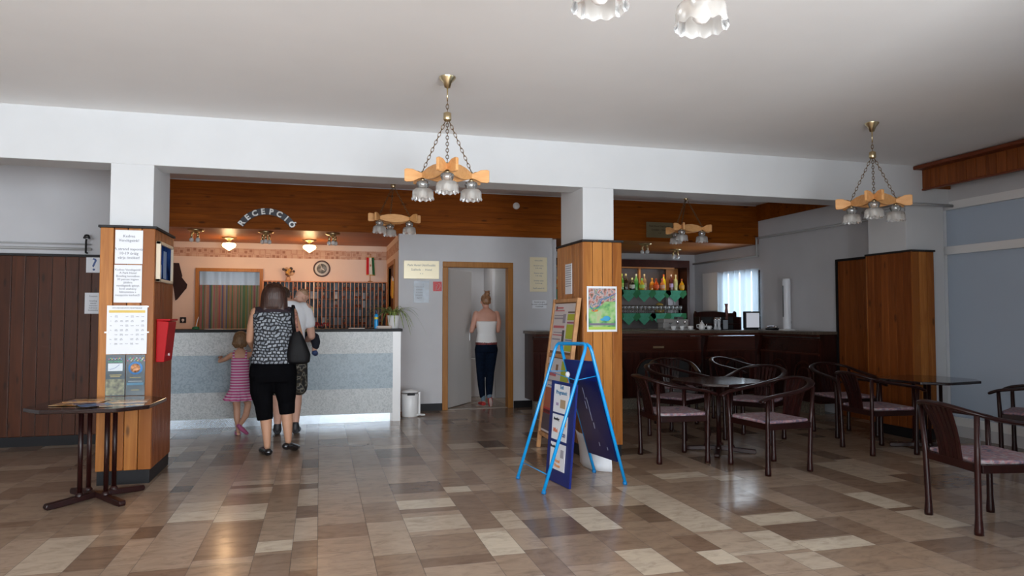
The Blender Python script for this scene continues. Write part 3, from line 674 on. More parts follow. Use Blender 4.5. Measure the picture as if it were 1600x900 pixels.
text('lettering', 'Tájékoztató\nszobáink\nés áraink\nfelszerelt-\nségéről', .026, (-.03, -.013, -.01), XZ, M_greyink, e, spacing=1.5)
e = empty('fire_hose_sign', (1.606, 9.928, 1.752), 0, 'red square fire hose sign beside the door frame', 'sign')
mb = MB(); mb.box((-.062, -.006, -.068), (.062, 0, .068)); mb.build('plate', mat('signal red', (.55, .015, .02), .4), e)
mb = MB(); mb.tube([(.015, -.008, .045), (.038, -.008, .03), (.04, -.008, .0), (.01, -.008, -.045), (-.01, -.008, -.045), (-.008, -.008, 0), (.0, -.008, .02), (-.02, -.008, .03), (-.018, -.008, -.05)], .0045, 6, flat=(1, .5)); mb.build('hose_symbol', M_white, e)
e = empty('small_notice', (3.125, 9.928, 1.505), 0, 'small white notice below the tall gold plate', 'notice')
mb = MB(); mb.box((-.108, -.004, -.06), (.108, 0, .06)); mb.build('sheet', M_paper, e)
text('lettering', 'Kérjük az ajtót\nbecsukni szíveskedjék!\nKöszönjük!', .027, (0, -.005, 0), XZ, M_ink, e, spacing=1.2)
e = empty('smoke_detector', (2.76, 9.90, 2.945), 0, 'round white smoke detector on the wooden fascia', 'smoke detector')
mb = MB(); mb.lathe([(.05, 0), (.05, .02), (.04, .032), (.0, .034)], axis='y', n=20, cap=False); mb.build('housing', M_white, e)
mb = MB(); mb.lathe([(.02, .034), (.018, .042), (.0, .043)], axis='y', n=12, cap=False); mb.build('sensor_cap', M_white, e)
e = empty('brass_plaque', (5.07, 9.90, 2.665), 0, 'dull brass plaque on the wooden fascia above the bar', 'sign')
mb = MB(); mb.box((-.225, -.012, -.12), (.225, 0, .12), bev=.003); mb.build('plate', mat('dull brass plate', (.20, .16, .085), .5, .3), e)
text('lettering', 'Park Hotel Üdülőszálló\nDrinkbár - Kávézó\n* *', .038, (0, -.0135, 0), XZ, mat('dark brown ink', (.04, .02, .01), .8), e, spacing=1.5)

# pedal bin
e = empty('pedal_bin', (1.17, 9.46, 0), 0, 'white pedal bin between the counter and the door', 'bin')
mb = MB(); mb.lathe([(.0, 0), (.105, 0), (.11, .01), (.118, .29), (.11, .30), (.0, .30)], n=28, cap=False); mb.build('bucket', M_white, e)
mb = MB(); mb.lathe([(.11, .302), (.12, .305), (.12, .315), (.10, .335), (.0, .345)], (0, 0, 0.005), n=28, cap=False, wob=lambda r, z, a, k: (r, z+.012*(1-math.sin(a))/2)); mb.build('lid', M_white, e)
mb = MB(); mb.box((-.05, -.12, .285), (.05, -.10, .31), bev=.004); mb.build('gap_rim', M_blackm, e)
mb = MB(); mb.tube([(.07, -.07, .02), (.13, -.06, .025), (.17, -.05, .02)], .012, 8); mb.box((.13, -.09, .012), (.19, -.03, .03), bev=.006); mb.build('pedal', M_white, e)
mb = MB(); mb.box((.10, -.03, .03), (.135, .03, .32), bev=.006); mb.build('hinge_column', M_white, e)
# ================================================================ things on the left pillar
def sheet(name, loc, w, h, label, cat='notice', rot=0, m=None, th=.003, group=None):
    e = empty(name, loc, rot, label, cat, group)
    mb = MB(); mb.box((-w/2, -th, -h/2), (w/2, 0, h/2)); mb.build('sheet', m or M_paper, e); return e
def tape(e, x, z, l=.05):
    mb = MB(); mb.box((x-l/2, -.005, z-.006), (x+l/2, -.001, z+.006)); mb.build('tape', mat('clear tape', (.7, .68, .62), .2), e)
e = sheet('notice', (-1.478, 6.218, 1.882), .20, .27, 'upper white notice taped to the left pillar, greeting the guests')
text('lettering', 'Kedves\nVendégeink!\n\nA strand naponta\n10-19 óráig\nvárja önöket!', .030, (0, -.0045, .0), XZ, M_greyink, e, spacing=1.15)
e = sheet('notice', (-1.480, 6.216, 1.588), .20, .30, 'lower white notice on the left pillar with nine centred lines of text')
text('lettering', 'Kedves Vendégeink!\nA Park Hotel\nBowling termében\n30 perces ingyen\njátékra\nvendégeink igényt\nlevél utalvány\nfelmutatása a\nrecepción kérhető!', .023, (0, -.0045, .01), XZ, M_greyink, e, spacing=1.1)
e = sheet('timetable', (-1.480, 6.216, 1.222), .29, .385, 'white timetable sheet with a yellow header row on the left pillar')
mb = MB(); mb.box((-.13, -.0045, .135), (.13, -.003, .155)); mb.build('header_row', mat('yellow print', (.75, .55, .15), .8), e)
text('lettering', 'HETI PROGRAMOK MENETRENDJE', .014, (0, -.0045, .172), XZ, M_greyink, e)
for c in range(7):
    for r in range(7):
        if (c*3+r*5) % 7 == 6: continue
        text('lettering', ['9-10', 'torna\n10-11', 'úszás\n14-15', 'séta\n16-17', 'tenisz', 'zene\n19-21'][(c*2+r) % 6] if c else ['H', 'K', 'Sze', 'Cs', 'P', 'Szo', 'V'][r], .0095, (-.115+c*.038, -.0045, .105-r*.036), XZ, M_greyink, e)
tape(e, .14, .185, .03); tape(e, -.145, -.02, .03); tape(e, .145, -.02, .03)
PC = lambda n, c: mat(n, c, .35)
def posterbits(e, items, y=-.0045, d=.0015):
    for i, (nm, c, x0, x1, z0, z1) in enumerate(items):
        mb = MB(); mb.box((x0, y-.0002*i, z0), (x1, y+d, z1)); mb.build('printed_area', PC(nm, c), e)
cols = [(.6, .1, .2), (.1, .5, .2), (.7, .5, .1), (.1, .3, .6), (.6, .6, .6)]
M_post = mat('dark petrol print', (.008, .030, .042), .25)
e = sheet('poster', (-1.556, 6.216, .862), .138, .325, 'dark poster with a white slide picture and a photo, left of two below the timetable', 'poster', m=M_post)
for i in range(9): posterbits(e, [('dot%d' % (i % 5), cols[i % 5], -.05+.011*i, -.043+.011*i, .125+.006*(i % 2), .133+.006*(i % 2))])
posterbits(e, [('white print', (.6, .66, .7), -.052, .052, .035, .095), ('gold print', (.35, .28, .08), -.04, .045, .0, .006), ('gold print', (.35, .28, .08), -.035, .035, -.012, -.007)])
mb = MB(); mb.box((-.066, -.005, -.155), (.066, -.003, -.03)); mb.build('photo', mat('garden photo print', (.16, .16, .09), .3, noise=.9, nscale=26), e)
mb = MB(); mb.tube([(-.04, -.006, .045), (0, -.006, .06), (.03, -.006, .085)], .004, 6, flat=(1, .3)); mb.build('slide_drawing', PC('blue print', (.05, .12, .40)), e)
text('lettering', 'AQUAPARK', .02, (0, -.0045, .108), XZ, PC('green print', (.05, .45, .2)), e)
e = sheet('poster', (-1.412, 6.216, .862), .138, .325, 'dark poster with a bright round picture, right of two below the timetable', 'poster', m=M_post)
for i in range(16): posterbits(e, [('dot%d' % (i*3 % 5), cols[i*3 % 5], -.06+.008*i, -.053+.008*i, .11+.02*(i % 3)/2, .12+.02*(i % 3)/2)])
mb = MB(); mb.lathe([(.052, -.0), (.052, .002), (.0, .002)], (0, -.003, .055), n=24, axis='y'); mb.build('round_picture', mat('pool picture print', (.10, .28, .60), .3), e)
mb = MB(); mb.lathe([(.036, .002), (.036, .004), (.0, .004)], (0, -.003, .055), n=20, axis='y'); mb.build('round_picture', mat('orange picture print', (.55, .25, .12), .3, noise=.9, nscale=50), e)
posterbits(e, [('gold print', (.35, .28, .08), -.04, .04, -.022, -.017), ('white print', (.6, .66, .7), -.05, .05, -.05, -.047), ('blue print2', (.03, .15, .25), -.06, .06, -.08, -.06), ('gold print', (.35, .28, .08), -.03, .03, -.12, -.115)])
# framed picture on pillar side
e = empty('framed_picture', (-1.29, 6.515, 1.775), 0, 'cream framed blue picture on the side of the left pillar', 'picture')
mb = MB(); w, h = .265, .165
for a, b, c, d_ in ((-w, w, h-.025, h), (-w, w, -h, -h+.025), (-w, -w+.03, -h, h), (w-.03, w, -h, h)): mb.box((0.002, a, c), (.036, b, d_))
mb.build('frame', mat('cream frame', (.66, .56, .42), .45), e, bevel=.003)
mb = MB(); mb.box((.004, -w+.03, -h+.025), (.018, w-.03, h-.025)); mb.build('picture', mat('blue print paper', (.02, .05, .17), .9, noise=.9, nscale=5, spec=0), e)
mb = MB(); mb.box((.018, -.06, -.13), (.020, .05, .10)); mb.box((.018, -.2, -.13), (.020, -.13, -.02)); mb.build('pale_motif', mat('pale blue print', (.30, .38, .50), .9, spec=0), e)
mb = MB(); mb.box((.026, -w+.03, -h+.025), (.028, w-.03, h-.025)); mb.build('glass', M_pane2, e)
# red letter box
e = empty('letter_box', (-1.29, 6.47, 1.12), 0, 'red wall letter box on the side of the left pillar', 'letter box')
mb = MB(); mb.prism([(.002, -.165), (.065, -.165), (.095, .165), (.002, .175)], -.16, .16, 'xz'); mb.build('box_body', mat('letterbox red', (.42, .008, .012), .5, spec=.15), e, bevel=.006)
mb = MB(); mb.box((.002, -.165, .172), (.105, .165, .187), bev=.004); mb.build('lid', mat('letterbox red', (.5, .012, .018)), e)
mb = MB(); mb.box((.07, -.01, -.12), (.078, .01, -.10)); mb.build('lock', M_chrome, e)
# question mark sign and notice on left panelling
e = sheet('question_mark_sign', (-2.29, 8.262, 1.865), .15, .16, 'white sign with a blue question mark on dark panelling', 'sign')
text('lettering', '?', .19, (0, -.005, -.0), XZ, PC('sign blue', (.01, .06, .25)), e, extrude=.002)
e = sheet('notice', (-2.29, 8.262, 1.465), .16, .22, 'pale notice sheet on the dark panelling left of the pillar')
text('lettering', 'Értesítés\n\nbowling\nszauna\nmasszázs\nfodrászat\nkozmetika', .022, (0, -.0045, 0), XZ, M_greyink, e, spacing=1.1)
# notices on pillar 2
e = empty('price_strip', (2.388, 6.61, 1.70), 0, 'narrow white list of lines on the shaded side of the middle pillar', 'notice')
mb = MB(); mb.box((-.004, -.095, -.15), (0, .095, .15)); mb.build('sheet', M_paper, e)
for i in range(10): 
    mb = MB(); mb.box((-.006, -.08, .125-i*.022), (-.004, .08, .131-i*.022)); mb.build('printed_line', M_greyink, e)
def _map(N, L, b):
    v = N.new('ShaderNodeTexNoise'); v.inputs['Scale'].default_value = 9; v.inputs['Detail'].default_value = 3; L.new(mapped(N, L), v.inputs['Vector'])
    r = cramp(N, [(.3, (.02, .14, .10)), (.42, (.10, .32, .12)), (.5, (.26, .50, .16)), (.6, (.40, .55, .28)), (.72, (.55, .40, .25))]); L.new(v.outputs['Fac'], r.inputs[0]); L.new(r.outputs[0], b.inputs['Base Color'])
def _map2(N, L, b):
    v = N.new('ShaderNodeTexNoise'); v.inputs['Scale'].default_value = 24; v.inputs['Detail'].default_value = 3; L.new(mapped(N, L), v.inputs['Vector'])
    r = cramp(N, [(.35, (.06, .10, .05)), (.45, (.45, .16, .14)), (.52, (.55, .42, .38)), (.6, (.08, .15, .22)), (.68, (.5, .45, .2))]); L.new(v.outputs['Fac'], r.inputs[0]); L.new(r.outputs[0], b.inputs['Base Color'])
e = sheet('pool_map_poster', (2.578, 6.218, 1.398), .305, .43, 'colourful water park map poster on the front of the middle pillar', 'poster')
mb = MB(); mb.box((-.137, -.0045, -.195), (.137, -.002, .195)); mb.build('green_map', ramp_mat('map print', _map, .4), e)
mb = MB(); mb.prism([(-.137, .195), (.137, .195), (.137, .07), (.03, .07), (-.01, .03), (-.137, .0)], -.0055, -.004); mb.build('crowd_print', ramp_mat('crowd print', _map2, .4), e)
mb = MB(); mb.tube([(.135, -.007, .15), (.06, -.007, .11), (-.01, -.007, .085), (-.03, -.007, .03), (-.09, -.007, -.02), (-.125, -.007, .03)], .016, 8, flat=(1, .15)); mb.build('blue_slide', PC('slide blue', (.05, .28, .68)), e)
mb = MB(); mb.ball((-.075, -.006, -.015), (.035, .002, .012), 12); mb.build('orange_pool', PC('slide orange', (.75, .25, .05)), e)
mb = MB(); mb.ball((.045, -.006, -.09), (.04, .002, .025), 12); mb.ball((.005, -.006, -.1), (.025, .002, .012), 10); mb.build('blue_pool', PC('pool blue', (.06, .36, .62)), e)
posterbits(e, [('grey strip', (.18, .16, .22), -.13, .13, -.155, -.135), ('lime strip', (.42, .60, .10), -.137, .137, -.195, -.17)], y=-.0055)

# wooden easel poster board leaning by pillar 2
e = empty('poster_board', (2.16, 6.21, 0), 0, 'tall wooden framed poster board leaning beside the middle pillar', 'poster board')
tl = math.atan2(.19, 1.49)
def EM(): m = MB(); m.M = Matrix.Rotation(tl, 4, 'Y'); return m
Wd = .72; Hh = 1.515
for y in (0, Wd-.035):
    m = EM(); m.box((-.02, y, .0), (.02, y+.035, Hh), bev=.004); m.build('upright', M_lampwood if False else mat('easel wood', (.50, .25, .10), .5, noise=.2, nscale=14), e)
for z in (.13, .93, Hh-.04):
    m = EM(); m.box((-.016, .035, z), (.016, Wd-.035, z+.035)); m.build('crossbar', MATS['easel wood'], e)
m = EM(); m.box((.0, .035, .165), (.008, Wd-.035, Hh-.04)); m.build('backing_board', mat('brown hardboard', (.22, .11, .05), .7), e)
m = EM(); m.box((-.006, .05, .99), (-.0, Wd-.05, Hh-.05)); up = m.build('upper_poster', mat('poster white', (.66, .63, .64), .5), e)
m = EM(); m.box((-.006, .05, .18), (-.0, Wd-.05, .92)); lo = m.build('lower_poster', mat('poster white', (.66, .63, .64), .5), e)
def bits(parent, items, seed):
    for nm, c, y0, y1, z0, z1 in items:
        m = EM(); m.box((-.0085, y0, z0), (-.005, y1, z1)); m.build('printed_area', mat(nm, c, .5), parent)
# near edge is small y ; seen from the camera the near edge is at the right
yg = (.42, .50, .02)
bits(up, [('lime block', yg, .06, .25, 1.30, 1.36), ('lime block', yg, .06, .25, 1.12, 1.26), ('lime block', yg, .06, .25, 1.0, 1.09), ('mauve bar', (.35, .10, .18), .06, .25, 1.268, 1.285), ('blue bar', (.12, .25, .50), .06, .25, 1.10, 1.112), ('dark bar', (.12, .08, .07), .06, .25, 1.37, 1.385),
          ('pink text', (.55, .12, .15), .36, .64, 1.39, 1.40), ('pink text', (.55, .12, .15), .40, .62, 1.415, 1.43), ('pink text', (.55, .12, .15), .32, .64, 1.22, 1.245), ('grey text', (.3, .28, .34), .36, .64, 1.31, 1.325), ('grey text', (.3, .28, .34), .36, .64, 1.34, 1.35), ('grey text', (.3, .28, .34), .36, .62, 1.17, 1.18),
          ('pink text', (.55, .12, .15), .34, .64, 1.145, 1.155), ('grey text', (.3, .28, .34), .4, .64, 1.10, 1.115), ('black figure', (.05, .05, .06), .30, .36, 1.02, 1.2), ('dark bar', (.12, .08, .07), .58, .62, 1.40, 1.44), ('grey text', (.3, .28, .34), .3, .38, 1.27, 1.36)], 1)
bits(lo, [('lime block', yg, .06, .26, .62, .90), ('fruit print', (.45, .12, .05), .42, .66, .42, .62), ('pink text', (.55, .12, .15), .40, .62, .74, .78), ('brown print', (.22, .12, .06), .58, .66, .8, .86), ('brown print', (.22, .12, .06), .36, .42, .8, .86), ('grey text', (.3, .28, .34), .36, .64, .68, .70), ('dark photo', (.08, .05, .06), .42, .66, .20, .40), ('red print', (.5, .04, .03), .42, .66, .36, .42), ('blue bar', (.12, .25, .50), .10, .60, .64, .65)], 2)

# blue A-frame stand
e = empty('a_frame_stand', (1.96, 5.40, 0), 0, 'bright blue tubular A-frame stand with navy boards', 'sign stand')
A, B, C, D = [(x-1.96, y-5.40, 0) for x, y in ((1.576, 5.605), (1.626, 5.075), (2.343, 5.191), (2.27, 5.66))]
T1, T2 = (1.915-1.96, 5.60-5.40, 1.105), (2.0-1.96, 5.13-5.40, 1.115)
T1b, T2b = (T1[0]+.03, T1[1], 1.10), (T2[0]+.03, T2[1]+.01, 1.11)
def lerp(p, q, t): return tuple(p[i]+(q[i]-p[i])*t for i in range(3))
def frame(f1, t1, t2, f2):
    m = MB(); r = .0135
    pts = [f1, lerp(f1, t1, .5), lerp(f1, t1, .95), lerp(lerp(f1, t1, .985), t2, .02), lerp(t1, t2, .08), lerp(t1, t2, .92), lerp(lerp(f2, t2, .985), t1, .02), lerp(f2, t2, .95), lerp(f2, t2, .5), f2]
    pts[0] = (f1[0], f1[1], .012); pts[-1] = (f2[0], f2[1], .012)
    m.tube(pts, r, 10); return m
frame(A, T1, T2, B).build('outer_frame', M_blue, e)
frame(D, T1b, T2b, C).build('outer_frame', M_blue, e)
m = MB(); m.tube([lerp(A, T1, .12), lerp(B, T2, .12)], .004, 6); m.build('crossbar', M_blue, e)
m = MB(); m.tube([lerp(A, T1, .79), lerp(B, T2, .75), lerp(C, T2b, .78)], .0035, 6); m.tube([lerp(A, T1, .79), lerp(D, T1b, .79)], .003, 6); m.build('tie_wire', M_blue, e)
for f, t in ((A, T1), (B, T2), (C, T2b), (D, T1b)):
    m = MB(); m.tube([(f[0], f[1], 0), tuple(lerp(f, t, .02))], .018, 8); m.build('foot_cap', mat('blue rubber', (.0, .16, .42), .6), e)
# board 1 (with sheets)
b1 = [(1.855, 5.15, .004), (1.80, 5.56, .004), (1.866, 5.585, .80), (1.915, 5.14, .80)]
b1 = [Vector((x-1.96, y-5.40, z)) for x, y, z in b1]
def slab(m, q, th):
    n = (q[1]-q[0]).cross(q[3]-q[0]).normalized()*th
    m.poly([*q, *[p+n for p in q]], [(0, 1, 2, 3), (7, 6, 5, 4), (0, 4, 5, 1), (1, 5, 6, 2), (2, 6, 7, 3), (3, 7, 4, 0)])
def onboard(q, u0, u1, v0, v1, off, th):
    n = (q[1]-q[0]).cross(q[3]-q[0]).normalized()*off
    P = lambda u, v: (q[0]*(1-u)+q[1]*u)*(1-v)+(q[3]*(1-u)+q[2]*u)*v+n
    return [P(u0, v0), P(u1, v0), P(u1, v1), P(u0, v1)]
n1 = (b1[1]-b1[0]).cross(b1[3]-b1[0]).normalized(); sg = -1 if n1.x > 0 else 1     # outward towards -X
m = MB(); slab(m, b1, -.018*sg); bd = m.build('board', M_navy, e)
LT = [{'blue heading': ('Esti\nProgramok', .042)}, {'black heading': ('Bowling', .030), 'salmon print': ('Mini', .045), 'navy print': ('DISCO', .036)}, {'black heading': ('Bowling', .030), 'orange print2': ('Hotel\nFitness', .036)}]
for k, (v0, v1) in enumerate(((.69, .97), (.42, .67), (.13, .39))):
    m = MB(); slab(m, onboard(b1, .22, .84, v0, v1, .002*sg, 0), .003*sg); s = m.build('paper_sheet', M_paper, bd)
    its = [[('blue heading', (.10, .26, .45), .30, .74, .74, .90), ('tan print', (.45, .33, .20), .34, .55, .18, .48), ('mauve print', (.40, .32, .50), .62, .72, .25, .35)],
           [('black heading', (.03, .03, .03), .55, .76, .78, .86), ('navy print', (.06, .08, .22), .28, .5, .12, .36), ('salmon print', (.70, .22, .12), .55, .80, .28, .45), ('orange print', (.85, .40, .03), .26, .38, .6, .8)],
           [('black heading', (.03, .03, .03), .62, .80, .80, .88), ('orange print2', (.75, .35, .15), .30, .72, .14, .36), ('grey print', (.4, .4, .45), .28, .40, .50, .80)]][k]
    for nm, c, u0, u1, w0, w1 in its:
        if nm in LT[k]:
            Z = (b1[3]-b1[0]).normalized(); Xd = (b1[0]-b1[1]).normalized(); Nn = Xd.cross(Z).normalized(); Z = Nn.cross(Xd)
            pc = sum(onboard(b1, u0, u1, v0+(v1-v0)*w0, v0+(v1-v0)*w1, .0075*sg, 0), Vector())/4; body, sz = LT[k][nm]
            t = text('lettering', body, sz, pc, Matrix((Xd, Z, Nn)).transposed().to_euler(), mat(nm, c, .7), s, bold=.0012); continue
        m = MB(); slab(m, onboard(b1, u0, u1, v0+(v1-v0)*w0, v0+(v1-v0)*w1, .006*sg, 0), .0012*sg); m.build('printed_area', mat(nm, c, .7), s)
# board 2 on the inside of the right frame
q2 = [Vector(lerp(C, T2b, .16)), Vector(lerp(D, T1b, .16)), Vector(lerp(D, T1b, .88)), Vector(lerp(C, T2b, .88))]
q2 = [q+Vector((-.014, 0, 0)) for q in q2]
m = MB(); slab(m, onboard(q2, .04, .96, 0, .80, 0, 0), .012); m.build('board', mat('navy plastic board', (.004, .010, .085), .28, coat=.3), e)
m = MB(); slab(m, onboard(q2, .04, .96, .80, 1, 0, 0), .012); m.build('board', M_navy, e)
m = MB()
for u, v0, v1 in ((.55, .60, .72), (.58, .50, .58), (.5, .38, .62), (.46, .12, .16), (.22, .10, .13), (.48, .3, .36)):
    slab(m, onboard(q2, u, u+.018, v0, v1, -.002, 0), -.001)
m.build('scratch_marks', mat('scratch white', (.30, .33, .45), .6), e)
m = MB(); m.ball(tuple(q2[2]*.75+q2[3]*.25+Vector((-.02, 0, -.12))), (.02, .02, .025), 8); m.build('paper_scrap', M_paper, e)
# white sheet under it
m = MB(); R = []
bp = [(.0, .36), (-.035, .18), (-.02, .03), (.03, -.05), (.115, -.11)]
for k in range(7):
    t = k/6; R.append([(x-.05*t*t, y-.02*t, .002+.30*t) for x, y in bp])
m.rings(R, cap=False, closed=False); o = m.build('loose_white_sheet', M_paper); o.location = (2.30, 5.73, 0); o.modifiers.new('thickness', 'SOLIDIFY').thickness = .003
tag(o, 'curled blank white sheet standing on the floor behind the blue stand', 'sheet')

# ================================================================ chandeliers
def chandelier(name='chandelier'):
    e = empty(name, (0, 0, 0))      # origin at the ceiling
    m = MB(); m.lathe([(.058, 0), (.056, -.01), (.03, -.04), (.02, -.075), (.0, -.078)], n=24, cap=False); m.tube([(0, 0, -.07), (0, 0, -.17)], .005, 8); m.build('canopy', M_brass, e)
    def chain(a, b, link=.040):
        a, b = Vector(a), Vector(b); L = (b-a).length; n = max(2, round(L/(link*.74))); d = (b-a)/n; dn = d.normalized()
        x = dn.cross(Vector((0, 1, 0))) if abs(dn.y) < .9 else dn.cross(Vector((1, 0, 0))); x.normalize(); y = dn.cross(x).normalized()
        m = MB()
        for i in range(n):
            c = a+d*(i+.5); s = x if i % 2 else y
            pts = [tuple(c+dn*math.sin(t)*link*.5+s*math.cos(t)*.0095) for t in [2*PI*k/10 for k in range(10)]]
            m.tube(pts, .0024, 6, closed=True)
        return m
    chain((0, 0, -.165), (0, 0, -.25)).build('chain', M_chain, e)
    m = MB(); m.lathe([(0, -.245), (.01, -.247), (.027, -.255), (.029, -.30), (.02, -.312), (0, -.315)], n=20, cap=False); m.build('hub', M_brass, e)
    s = .34; R = s/math.sqrt(3); zz = -.675
    cs = [(R*math.cos(a), R*math.sin(a)) for a in (-PI/2, PI/6, 5*PI/6)]
    for i in range(3):
        chain((cs[i][0]*.08, cs[i][1]*.08, -.31), (cs[i][0], cs[i][1], zz+.035)).build('chain', M_chain, e)
        p, q = cs[i], cs[(i+1) % 3]; dx, dy = (q[0]-p[0])/s, (q[1]-p[1])/s; ang = math.atan2(dy, dx); mx, my = (p[0]+q[0])/2, (p[1]+q[1])/2
        prof = [(-.30, .040), (-.285, .047), (-.24, .044), (-.20, .024), (-.172, .017), (-.14, .027), (-.08, .042), (0, .048), (.08, .042), (.14, .027), (.172, .017), (.20, .024), (.24, .044), (.285, .047), (.30, .040)]
        m = MB(); m.M = Matrix.Translation((mx, my, zz)) @ Matrix.Rotation(ang, 4, 'Z')
        m.prism([(x, h) for x, h in prof]+[(x, -h) for x, h in reversed(prof)], -.011, .011)
        m.build('wooden_board', M_lampwood, e, bevel=.004)
        m = MB(); cx, cy = p
        m.lathe([(.0, zz+.03), (.012, zz+.03), (.012, zz-.03), (.022, zz-.035), (.0, zz-.04)], (cx, cy, 0), n=14, cap=False); m.build('brass_stem', M_brass, e)
        m = MB(); m.lathe([(.018, zz-.036), (.040, zz-.045), (.045, zz-.06), (.036, zz-.085), (.030, zz-.10)], (cx, cy, 0), n=26, cap=False, wob=lambda r, z, a, k: (r*(1+.05*math.cos(13*a)), z)); m.build('neck_glass', M_shadeg, e)
        m = MB(); m.lathe([(.028, zz-.092), (.055, zz-.096), (.070, zz-.108), (.074, zz-.13), (.074, zz-.152), (.079, zz-.172)], (cx, cy, 0), n=96, cap=False, wob=lambda r, z, a, k: (r*(1+(.022 if k >= 5 else .012)*math.cos(12*a)), z+(.0045*math.cos(12*a) if k >= 5 else 0))); m.build('glass_shade', M_shade, e)
        m = MB(); m.lathe([(.012, zz-.095), (.014, zz-.105), (.026, zz-.13), (.026, zz-.145), (.015, zz-.158), (0, zz-.161)], (cx, cy, 0), n=14, cap=False); m.build('bulb', mat('frosted bulb', (.8, .8, .8), .25), e)
    return e
ch = chandelier(); g = 'chandeliers with wooden boards and glass shades'
ch.location = (.843, 4.81, 3.0); ch.rotation_euler = (0, 0, -.17); tag(ch, 'wooden three-shade chandelier hanging in front of the beam, centre of the hall', 'chandelier')
for (x, y, z, r, lab) in [(4.59, 5.0, 3.0, -.72, 'wooden three-shade chandelier hanging at the right before the beam'),
                          (.80, 8.15, 3.12, PI+.08, 'wooden three-shade chandelier hanging behind the beam near the reception sign'),
                          (4.50, 8.05, 3.12, PI+.25, 'wooden three-shade chandelier hanging behind the beam near the brass plaque'),
                          (.916, 1.70, 3.025, .122, 'nearest chandelier, only its two glass shades show at the top edge')]:
    c = copy_tree(ch); c.location = (x, y, z); c.rotation_euler = (0, 0, r); tag(c, lab, 'chandelier')
ch4 = c

# ================================================================ tables and chairs
def octo(h, c): return [(-h+c, -h), (h-c, -h), (h, -h+c), (h, h-c), (h-c, h), (-h+c, h), (-h, h-c), (-h, -h+c)]
M_tabtop = mat('dark glossy table top', (.016, .007, .007), .12, coat=.3)
def table(h=.40, hz=.70):
    e = empty('cafe_table', (0, 0, 0))
    m = MB(); m.prism(octo(h, h*.42), hz-.028, hz, 'xy'); m.build('tabletop', M_tabtop, e, bevel=.006)
    for x, y in ((.085, .085), (-.085, .085), (-.085, -.085), (.085, -.085)):
        m = MB(); m.tube([(x*1.0, y*1.0, .055), (x, y, hz-.028)], .0165, 14); m.lathe([(.028, .05), (.028, .062), (.018, .075)], (x, y, 0), n=14, cap=False); m.build('column', M_chair, e)
    for k in range(4):
        a = PI/4+k*PI/2; d = Vector((math.cos(a), math.sin(a), 0)); m = MB()
        m.M = Matrix.Rotation(a, 4, 'Z'); m.prism([(0, .022), (.30, .0), (.34, .0), (.35, .02), (.34, .04), (0, .062)], -.024, .024, 'xz'); m.build('foot', M_chair, e, bevel=.006)
    m = MB(); m.box((-.1, -.1, hz-.045), (.1, .1, hz-.028)); m.build('top_bracket', M_black, e)
    return e
t1 = table(); t1.location = (3.80, 6.20, 0); t1.rotation_euler = (0, 0, math.radians(10)); tag(t1, 'dark eight-sided café table in the middle of the four nearest chairs', 'table')
t2 = copy_tree(t1); t2.location = (5.93, 5.80, 0); t2.rotation_euler = (0, 0, math.radians(8)); tag(t2, 'dark eight-sided café table at the right before the boarded pillar', 'table')
t3 = copy_tree(t1); t3.location = (-1.55, 5.78, 0); t3.rotation_euler = (0, 0, math.radians(-3)); tag(t3, 'dark café table covered with printed maps beside the left pillar', 'table')
def _mp(N, L, b):
    v = N.new('ShaderNodeTexNoise'); v.inputs['Scale'].default_value = 7; v.inputs['Detail'].default_value = 4; L.new(mapped(N, L), v.inputs['Vector'])
    r = cramp(N, [(.32, (.05, .10, .03)), (.42, (.50, .20, .06)), (.5, (.62, .40, .18)), (.58, (.05, .10, .24)), (.66, (.55, .33, .12))]); L.new(v.outputs['Fac'], r.inputs[0]); L.new(r.outputs[0], b.inputs['Base Color'])
M_mp = ramp_mat('printed map', _mp, .15)
for i, (x, y, a, w_, h_, lab) in enumerate([(-1.36, 5.72, .1, .28, .36, 'printed colour map on the left table, nearest its right corner'), (-1.66, 5.78, -.15, .27, .38, 'printed colour map lying at the left side of the left table'), (-1.52, 5.56, .5, .2, .18, 'small blue folded map at the front edge of the left table')]):
    m = MB(); m.box((-w_/2, -h_/2, 0), (w_/2, h_/2, .002)); m.box((-w_/2, -.002, .0), (w_/2, .002, .004)); o = m.build('printed_map', M_mp if i < 2 else mat('blue map', (.06, .12, .22), .15, noise=.6, nscale=20)); o.location = (x, y, .7005+.0045*i); o.rotation_euler = (0, 0, a); tag(o, lab, 'map')

